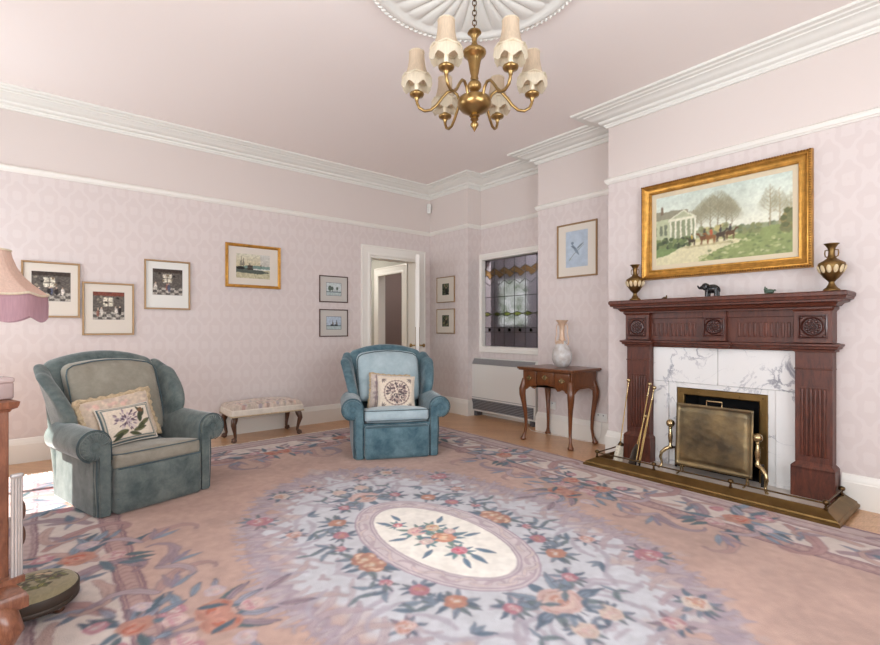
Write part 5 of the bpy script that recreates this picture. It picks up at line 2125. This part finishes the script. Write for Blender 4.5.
for y0, y1, z0, z1 in ((-.295, -.118, .592, .748), (-.108, .108, .628, .748), (.118, .295, .592, .748)):
    m = MB()
    m.rbox((DXF, (y0 + y1) / 2, (z0 + z1) / 2), (.007, (y1 - y0) / 2, (z1 - z0) / 2), .004, n=3)
    d = m.build('drawer', M['walnut'], tb, 40)
    bail(d, (y0 + y1) / 2, (z0 + z1) / 2 + .004)
for sx in (-1, 1):
    for sy in (-1, 1):
        x, y = -.004 + sx * .196, sy * .288
        ox, oy = sx * .7, sy * .7
        m = MB()
        zs = [.66, .60, .55, .49, .40, .28, .16, .08, .035, .018, .006, 0]
        of = [.004, .018, .030, .030, .014, -.004, -.010, .002, .018, .022, .022, .02]
        rr = [.028, .033, .037, .034, .026, .020, .0165, .0155, .022, .032, .030, .018]
        m.tube([(x + ox * o, y + oy * o, z) for z, o in zip(zs, of)], rr, 16)
        m.build('leg', M['walnut'], tb, 70)

vs_ = thing('vase', 'tall pear-shaped pale lustre vase with a flared neck on the side table', 'vase', (4.245, 3.115, .790))
m = MB()
m.lathe([(.052, 0), (.056, .006), (.066, .012), (.088, .04), (.103, .085), (.104, .13), (.094, .18), (.070, .225), (.046, .255), (.034, .275), (.03, .285)], 36)
m.build('body', M['porcelain'], vs_, 70)
m = MB()
m.lathe([(.032, .278), (.040, .288), (.034, .298), (.028, .32), (.025, .38), (.028, .43), (.040, .465), (.064, .492), (.068, .498), (.060, .497), (.036, .470), (.022, .44), (.022, .39)], 32)
m.build('neck', M['porcelain_gilt'], vs_, 70)
for s in (-1, 1):
    m = MB()
    m.tube([(0, s * .028, .44), (0, s * .060, .455), (0, s * .072, .42), (0, s * .068, .36), (0, s * .082, .30), (0, s * .082, .25), (0, s * .062, .235)], [.006, .006, .005, .005, .006, .007, .006], 9)
    m.build('handle', M['porcelain_gilt'], vs_, 70)
m = MB()
for a in (PI, PI * .78, PI * 1.22):
    for k in range(5):
        b = 2 * PI * k / 5
        m.sphere((.045 * math.cos(a), .045 * math.sin(a) + .012 * math.cos(b), .262 + .012 * math.sin(b)), .010, 5)
m.build('flowers', M['porcelain_gilt'], vs_, 70)

# ------------------------------------------------------------------ heater under the leaded window
he = thing('heater', 'white metal convector heater on the floor under the leaded window', 'heater', (XR, 4.31, 0))
D0 = -.165
m = MB()
m.prism([(D0, .07), (D0, .70), (D0 + .055, .795), (-.026, .795), (-.026, .07)], -.575, .575, 'y')
m.build('casing', M['heater'], he, 30, .008)
m = MB()
mtg = Matrix.Translation((D0 + .0275, 0, .7475)) @ Matrix.Rotation(math.atan2(.055, .095), 4, 'Y')
m.box(-.006, -.54, -.042, .004, .54, .042, mtg)
for i in range(4):
    z = -.033 + .022 * i
    m.box(-.012, -.54, z - .003, -.004, .54, z + .003, mtg)
m.build('top_grille', M['grille'], he, 0)
m = MB()
m.box(D0 - .004, -.545, .095, D0 + .01, .545, .235)
m.build('bottom_vent', M['grille_dark'], he, 0)
m = MB()
for i in range(7):
    z = .105 + .02 * i
    m.box(D0 - .011, -.545, z - .004, D0 - .003, .545, z + .004)
m.build('vent_slats', M['grille'], he, 0)
m = MB()
m.box(D0 - .003, -.573, .255, D0, .573, .262)
m.build('panel_joint', M['grille'], he, 0)
for s in (-1, 1):
    m = MB()
    m.box(D0 + .02, s * .50 - .03, 0, -.03, s * .50 + .03, .075)
    m.build('foot', M['grille_dark'], he, 0, .004)

# ------------------------------------------------------------------ ceiling rose and chandelier
CX, CY = 1.905, 1.995
cr = thing('ceiling_rose', 'large round fluted white plaster rose on the ceiling above the chandelier', 'ceiling rose', (CX, CY, ZC))
m = MB()
nr, na = 30, 288
vs, fc = [], []
for j in range(nr + 1):
    r = .02 + .61 * j / nr
    for i in range(na):
        a = 2 * PI * i / na
        u = (r - .11) / .44
        if 0 < u < 1:
            z = -.03 - .017 * math.sin(PI * u) ** .5 * abs(math.sin(a * 16)) ** .6 - .02 * (1 - u)
        elif u <= 0:
            z = -.05 - .03 * math.cos(min(1, r / .11) * PI / 2)
        else:
            z = -.03 - .018 * math.sin(PI * (r - .55) / .08)
        vs.append((r * math.cos(a), r * math.sin(a), z))
for j in range(nr):
    for i in range(na):
        i2 = (i + 1) % na
        fc.append((j * na + i, (j + 1) * na + i, (j + 1) * na + i2, j * na + i2))
m.add(vs, fc)
m.lathe([(.63, -.03), (.64, -.034), (.655, -.024), (.66, -.012), (.66, 0), (.60, 0)], 96)
m.build('fluted_disc', M['plaster'], cr, 50)
m = MB()
for i in range(110):
    a = 2 * PI * i / 110
    mt = Matrix.Translation((.642 * math.cos(a), .642 * math.sin(a), -.028)) @ Matrix.Rotation(a + .7, 4, 'Z')
    m.sphere((0, 0, 0), .0155, 5, (1.25, .7, .8), mt)
m.build('rope_rim', M['plaster'], cr, 60)

cd = thing('chandelier', 'six-armed brass chandelier with scalloped cream shades hanging from the ceiling rose', 'chandelier', (CX - .004, CY + .002, -.026), math.radians(-39.49))
m = MB()                                               # turned stem
m.lathe([(.012, 2.93), (.036, 2.925), (.040, 2.915), (.028, 2.905), (.016, 2.885), (.014, 2.86), (.022, 2.845), (.012, 2.83)], 24)
m.lathe([(.014, 2.835), (.052, 2.822), (.066, 2.81), (.068, 2.80), (.060, 2.785), (.044, 2.775), (.036, 2.75), (.026, 2.69), (.020, 2.665), (.024, 2.655), (.020, 2.645), (.030, 2.635), (.040, 2.620), (.040, 2.605), (.028, 2.59),
         (.018, 2.58), (.024, 2.565), (.03, 2.555)], 28)
m.build('stem', M['brass'], cd, 50)
m = MB()
m.lathe([(.03, 2.555), (.070, 2.55), (.090, 2.538), (.098, 2.516), (.094, 2.495), (.076, 2.474), (.046, 2.458), (.026, 2.448), (.03, 2.44), (.02, 2.43)], 36)
m.build('bowl', M['brass'], cd, 60)
m = MB()
m.lathe([(.02, 2.432), (.024, 2.42), (.013, 2.408), (.022, 2.398), (.024, 2.388), (.014, 2.372), (.005, 2.358), (.001, 2.35)], 20)
m.build('finial', M['brass'], cd, 60)
z = 2.945
k = 0
while z < ZC - .055:
    m = MB()
    a = 0 if k % 2 else PI / 2
    m.tube([(.011 * math.cos(t) * math.cos(a), .011 * math.cos(t) * math.sin(a), z + .018 * math.sin(t)) for t in np.linspace(0, 2 * PI, 13)[:-1]], .0032, 6, True)
    m.build('chain_link', M['bronze'], cd, 60)
    z += .0285
    k += 1
for i in range(6):
    a = 2 * PI * i / 6
    rot = Matrix.Rotation(a, 4, 'Z')
    path = [(.085, 2.53), (.100, 2.565), (.125, 2.585), (.155, 2.578), (.185, 2.545), (.215, 2.505), (.250, 2.475), (.285, 2.470), (.315, 2.487), (.328, 2.515), (.330, 2.545)]
    P = []
    for j in range(len(path) - 1):
        for t in (0, .5):
            p0, p1 = path[j], path[j + 1]
            P.append((p0[0] * (1 - t) + p1[0] * t, 0, p0[1] * (1 - t) + p1[1] * t))
    P.append((path[-1][0], 0, path[-1][1]))
    m = MB()
    m.tube(P, .0085, 10, mt=rot)
    arm = m.build('arm', M['brass'], cd, 70)
    c = rot @ Vector((.330, 0, 0))
    m = MB()
    m.lathe([(.010, 2.525), (.013, 2.54), (.020, 2.55), (.038, 2.556), (.042, 2.566), (.040, 2.570), (.02, 2.566), (.016, 2.575), (.018, 2.585), (.001, 2.586)], 20, c=(c.x, c.y, 0))
    m.build('drip_pan', M['brass'], arm, 50)
    m = MB()
    m.lathe([(.013, 2.58), (.013, 2.66), (.008, 2.662), (.001, 2.662)], 14, c=(c.x, c.y, 0))
    m.build('candle_tube', M['candle'], arm, 50)
    m = MB()
    m.lathe([(.008, 2.66), (.017, 2.68), (.019, 2.70), (.012, 2.72), (.001, 2.735)], 12, c=(c.x, c.y, 0))
    m.build('bulb', M['clear'], arm, 60)
    # shade: straight pleated neck, flared scalloped skirt
    prof = [(.042, 2.805), (.043, 2.785), (.044, 2.755), (.048, 2.725), (.056, 2.695), (.067, 2.67), (.076, 2.655)]
    m = MB()
    m.open_lathe(prof, 48, lambda t, r, z, k: (r * (1 + .015 * math.cos(24 * t) + .05 * k * math.cos(6 * t)), z), c=(c.x, c.y, 0))
    sh = m.build('shade', M['shade'], cd, 60, recalc=False)
    m = MB()
    prof2 = [(.076, 2.660), (.081, 2.642), (.084, 2.618), (.080, 2.598)]
    m.open_lathe(prof2, 48, lambda t, r, z, k: (r * (1 + .055 * math.cos(6 * t) + .02 * k * math.cos(24 * t)), z + .012 * k * math.cos(6 * t)), c=(c.x, c.y, 0))
    m.build('skirt', M['shade_trim'], sh, 60, recalc=False)
    m = MB()
    m.tube([((c.x + .0775 * (1 + .052 * math.cos(6 * t)) * math.cos(t)), (c.y + .0775 * (1 + .052 * math.cos(6 * t)) * math.sin(t)), 2.660 + .007 * math.cos(6 * t + PI)) for t in np.linspace(0, 2 * PI, 49)[:-1]], .006, 6, True)
    m.build('braid', M['shade_trim'], sh, 60)
    m = MB()
    m.tube([((c.x + .043 * math.cos(t)), (c.y + .043 * math.sin(t)), 2.804) for t in np.linspace(0, 2 * PI, 25)[:-1]], .003, 6, True)
    m.build('top_braid', M['shade_trim'], sh, 60)

# ------------------------------------------------------------------ cabinet, lamp and box at the left
cb = thing('cabinet', 'brown wooden cabinet with a carved curved foot, cut off by the left edge', 'cabinet', (-.095, 2.28, .0165), math.radians(19))
# local: front right corner at the origin, body runs to -x (left) and +y (back)
m = MB()
m.box(-.70, 0, .30, 0, .30, .928)
m.build('body', M['cabinet_wood'], cb, 0, .004)
m = MB()
m.sweep([(-.70, .30), (-.70, 0), (0, 0), (0, .30)], [(-.14, .888), (.002, .888), (.006, .896), (.018, .902), (.022, .912), (.024, .924), (.012, .93), (-.14, .93)], False)
m.build('cornice', M['cabinet_wood'], cb, 30)
m = MB()
m.box(-.62, -.008, .36, -.06, 0, .86)
m.sweep([(-.62, .36), (-.62, .86), (-.06, .86), (-.06, .36)], [(0, 0), (0, .014), (.012, .018), (.02, .010), (.02, 0)], True, Matrix(((1, 0, 0, 0), (0, 0, -1, -.008), (0, 1, 0, 0), (0, 0, 0, 1))))
dd = m.build('door', M['cabinet_wood'], cb, 30)
m = MB()
m.sphere((-.12, -.03, .66), .014, 8)
m.build('knob', M['brass'], dd, 60)
m = MB()
for i, (dx, r) in enumerate(((.004, .006), (.013, .006), (.021, .005), (.028, .004))):
    m.tube([(dx, -.02, .30), (dx, -.02, .655)], r, 10)
m.rbox((.015, -.02, .662), (.018, .010, .008), .006, n=2)
m.build('fluted_post', M['pewter'], cb, 60)
m = MB()
for z in (.44, .53):
    m.sphere((.034, .0, z), .022, 8, (.55, .8, 1.7))
m.build('carved_scroll', M['dark_wood'], cb, 60)
m = MB()
m.sweep([(-.72, .30), (-.72, -.13), (.014, -.13), (.014, .30)], [(-.2, .235), (0, .235), (.0, .27), (-.006, .285), (-.02, .29), (-.2, .29)], False)
m.box(-.6, -.03, .235, -.05, .28, .31)
m.box(-.70, -.035, .285, .034, .02, .308)
m.build('base_ledge', M['cabinet_wood'], cb, 30)
for x, y in ((-.075, -.09), (-.64, -.09), (-.075, .24), (-.64, .24)):
    ox = 1 if x > -.3 else -1
    oy = -1 if y < 0 else 1
    m = MB()
    m.tube([(x, y, .245), (x + ox * .022, y + oy * .022, .215), (x + ox * .034, y + oy * .034, .175), (x + ox * .016, y + oy * .016, .11), (x, y, .06), (x + ox * .02, y + oy * .02, .03), (x + ox * .025, y + oy * .025, .0)], [.040, .048, .044, .030, .022, .028, .030], 14)
    m.build('cabriole_leg', M['cabinet_wood'], cb, 70)
CT = Matrix.Translation((-.095, 2.28, .0165)) @ Matrix.Rotation(math.radians(19), 4, 'Z')
p = CT @ Vector((-.05, .055, .931))
bx_ = thing('trinket_box', 'small pale lidded box on the corner of the cabinet top under the lamp', 'box', tuple(p), math.radians(19))
m = MB()
m.rbox((0, 0, .030), (.068, .045, .030), .008, n=3)
m.build('body', plain('pale_pink_lacquer', rgb(158, 138, 134), .2, .1), bx_, 40)
m = MB()
m.rbox((0, 0, .068), (.070, .047, .010), .008, n=3)
m.build('lid', plain('pale_pink_lacquer_lid', rgb(170, 152, 148), .2, .1), bx_, 40)

lp = CT @ Vector((-.016, .205, .931))
lm = thing('table_lamp', 'brass lamp with a peach bell shade and pink fringe on the cabinet', 'lamp', tuple(lp), 0)
m = MB()
m.lathe([(.05, 0), (.052, .01), (.045, .02), (.03, .03), (.016, .05)], 28)
m.build('base', M['brass'], lm, 50)
m = MB()
m.lathe([(.016, .045), (.012, .08), (.016, .12), (.011, .16), (.011, .42), (.001, .43)], 20)
m.build('column', M['brass'], lm, 50)
SZ = .143
m = MB()
prof = [(.078, .405), (.083, .38), (.095, .345), (.115, .31), (.142, .28), (.170, .255), (.183, .243)]
m.open_lathe(prof, 96, lambda t, r, z, k: (r * (1 + .012 * math.cos(32 * t) * (1 - k * .5) + .02 * k * math.cos(8 * t)), z + SZ - .010 * k * abs(math.sin(4 * t))), c=(0, 0, 0))
sh = m.build('shade', M['shade_pink'], lm, 60, recalc=False)
m = MB()
m.open_lathe([(.184, .243), (.187, .20), (.186, .155)], 192, lambda t, r, z, k: (r * (1 + .02 * math.cos(8 * t) + .006 * math.cos(96 * t)), z + SZ - .010 * abs(math.sin(4 * t)) - .012 * k * abs(math.sin(4 * t))), c=(0, 0, 0))
m.build('fringe', M['fringe_pink'], sh, 80, recalc=False)
m = MB()
m.tube([((.186 * (1 + .02 * math.cos(8 * t))) * math.cos(t), (.186 * (1 + .02 * math.cos(8 * t))) * math.sin(t), .243 + SZ - .010 * abs(math.sin(4 * t))) for t in np.linspace(0, 2 * PI, 129)[:-1]], .005, 6, True)
m.build('braid', M['shade_trim'], sh, 60)
m = MB()
m.tube([(.079 * math.cos(t), .079 * math.sin(t), .405 + SZ) for t in np.linspace(0, 2 * PI, 33)[:-1]], .004, 6, True)
m.build('top_braid', M['shade_trim'], sh, 60)

# ------------------------------------------------------------------ small fittings
m = MB()
m.rbox((0, 0, 0), (.028, .022, .052), .012, n=3)
m.rbox((-.016, 0, -.018), (.016, .017, .024), .010, n=3)
o = m.build('motion_sensor', M['plastic'], None, 50)
o.scale = (1.35, 1.35, 1.35)
o.location = (XP - .045, YB - .036, 2.985)
o.rotation_euler = (0, 0, PI / 4)
tag(o, 'small white motion sensor high in the corner above the door', 'sensor')
for y, z, lab in ((2.80, .27, 'white wall socket low on the wall by the mantelpiece end of the side table'), (3.45, .32, 'white wall socket behind the left legs of the side table')):
    o = thing('wall_socket', lab, 'socket', (XP, y, z), 0, 'wall sockets behind the side table')
    m = MB()
    m.rbox((-.005, 0, 0), (.005, .072, .043), .004, n=2)
    m.build('plate', M['plastic'], o, 40)
    for s in (-1, 1):
        m = MB()
        m.box(-.013, s * .03 - .006, .018, -.009, s * .03 + .006, .032)
        m.build('switch', M['grille'], o, 0)
m = MB()
pts = [(4.470, 2.79, .23), (4.455, 2.78, .18), (4.455, 2.79, .08), (4.44, 2.83, .012), (4.42, 2.95, .006), (4.43, 3.2, .006), (4.40, 3.5, .006), (4.40, 3.66, .006), (4.50, 3.78, .006)]
P = []
for i in range(len(pts) - 1):
    for t in (0, .33, .66):
        P.append(tuple(a * (1 - t) + b * t for a, b in zip(pts[i], pts[i + 1])))
m.tube(P + [pts[-1]], .0035, 7)
tag(m.build('power_cable', M['plastic'], None, 60), 'thin white cable trailing along the skirting behind the side table', 'cable')
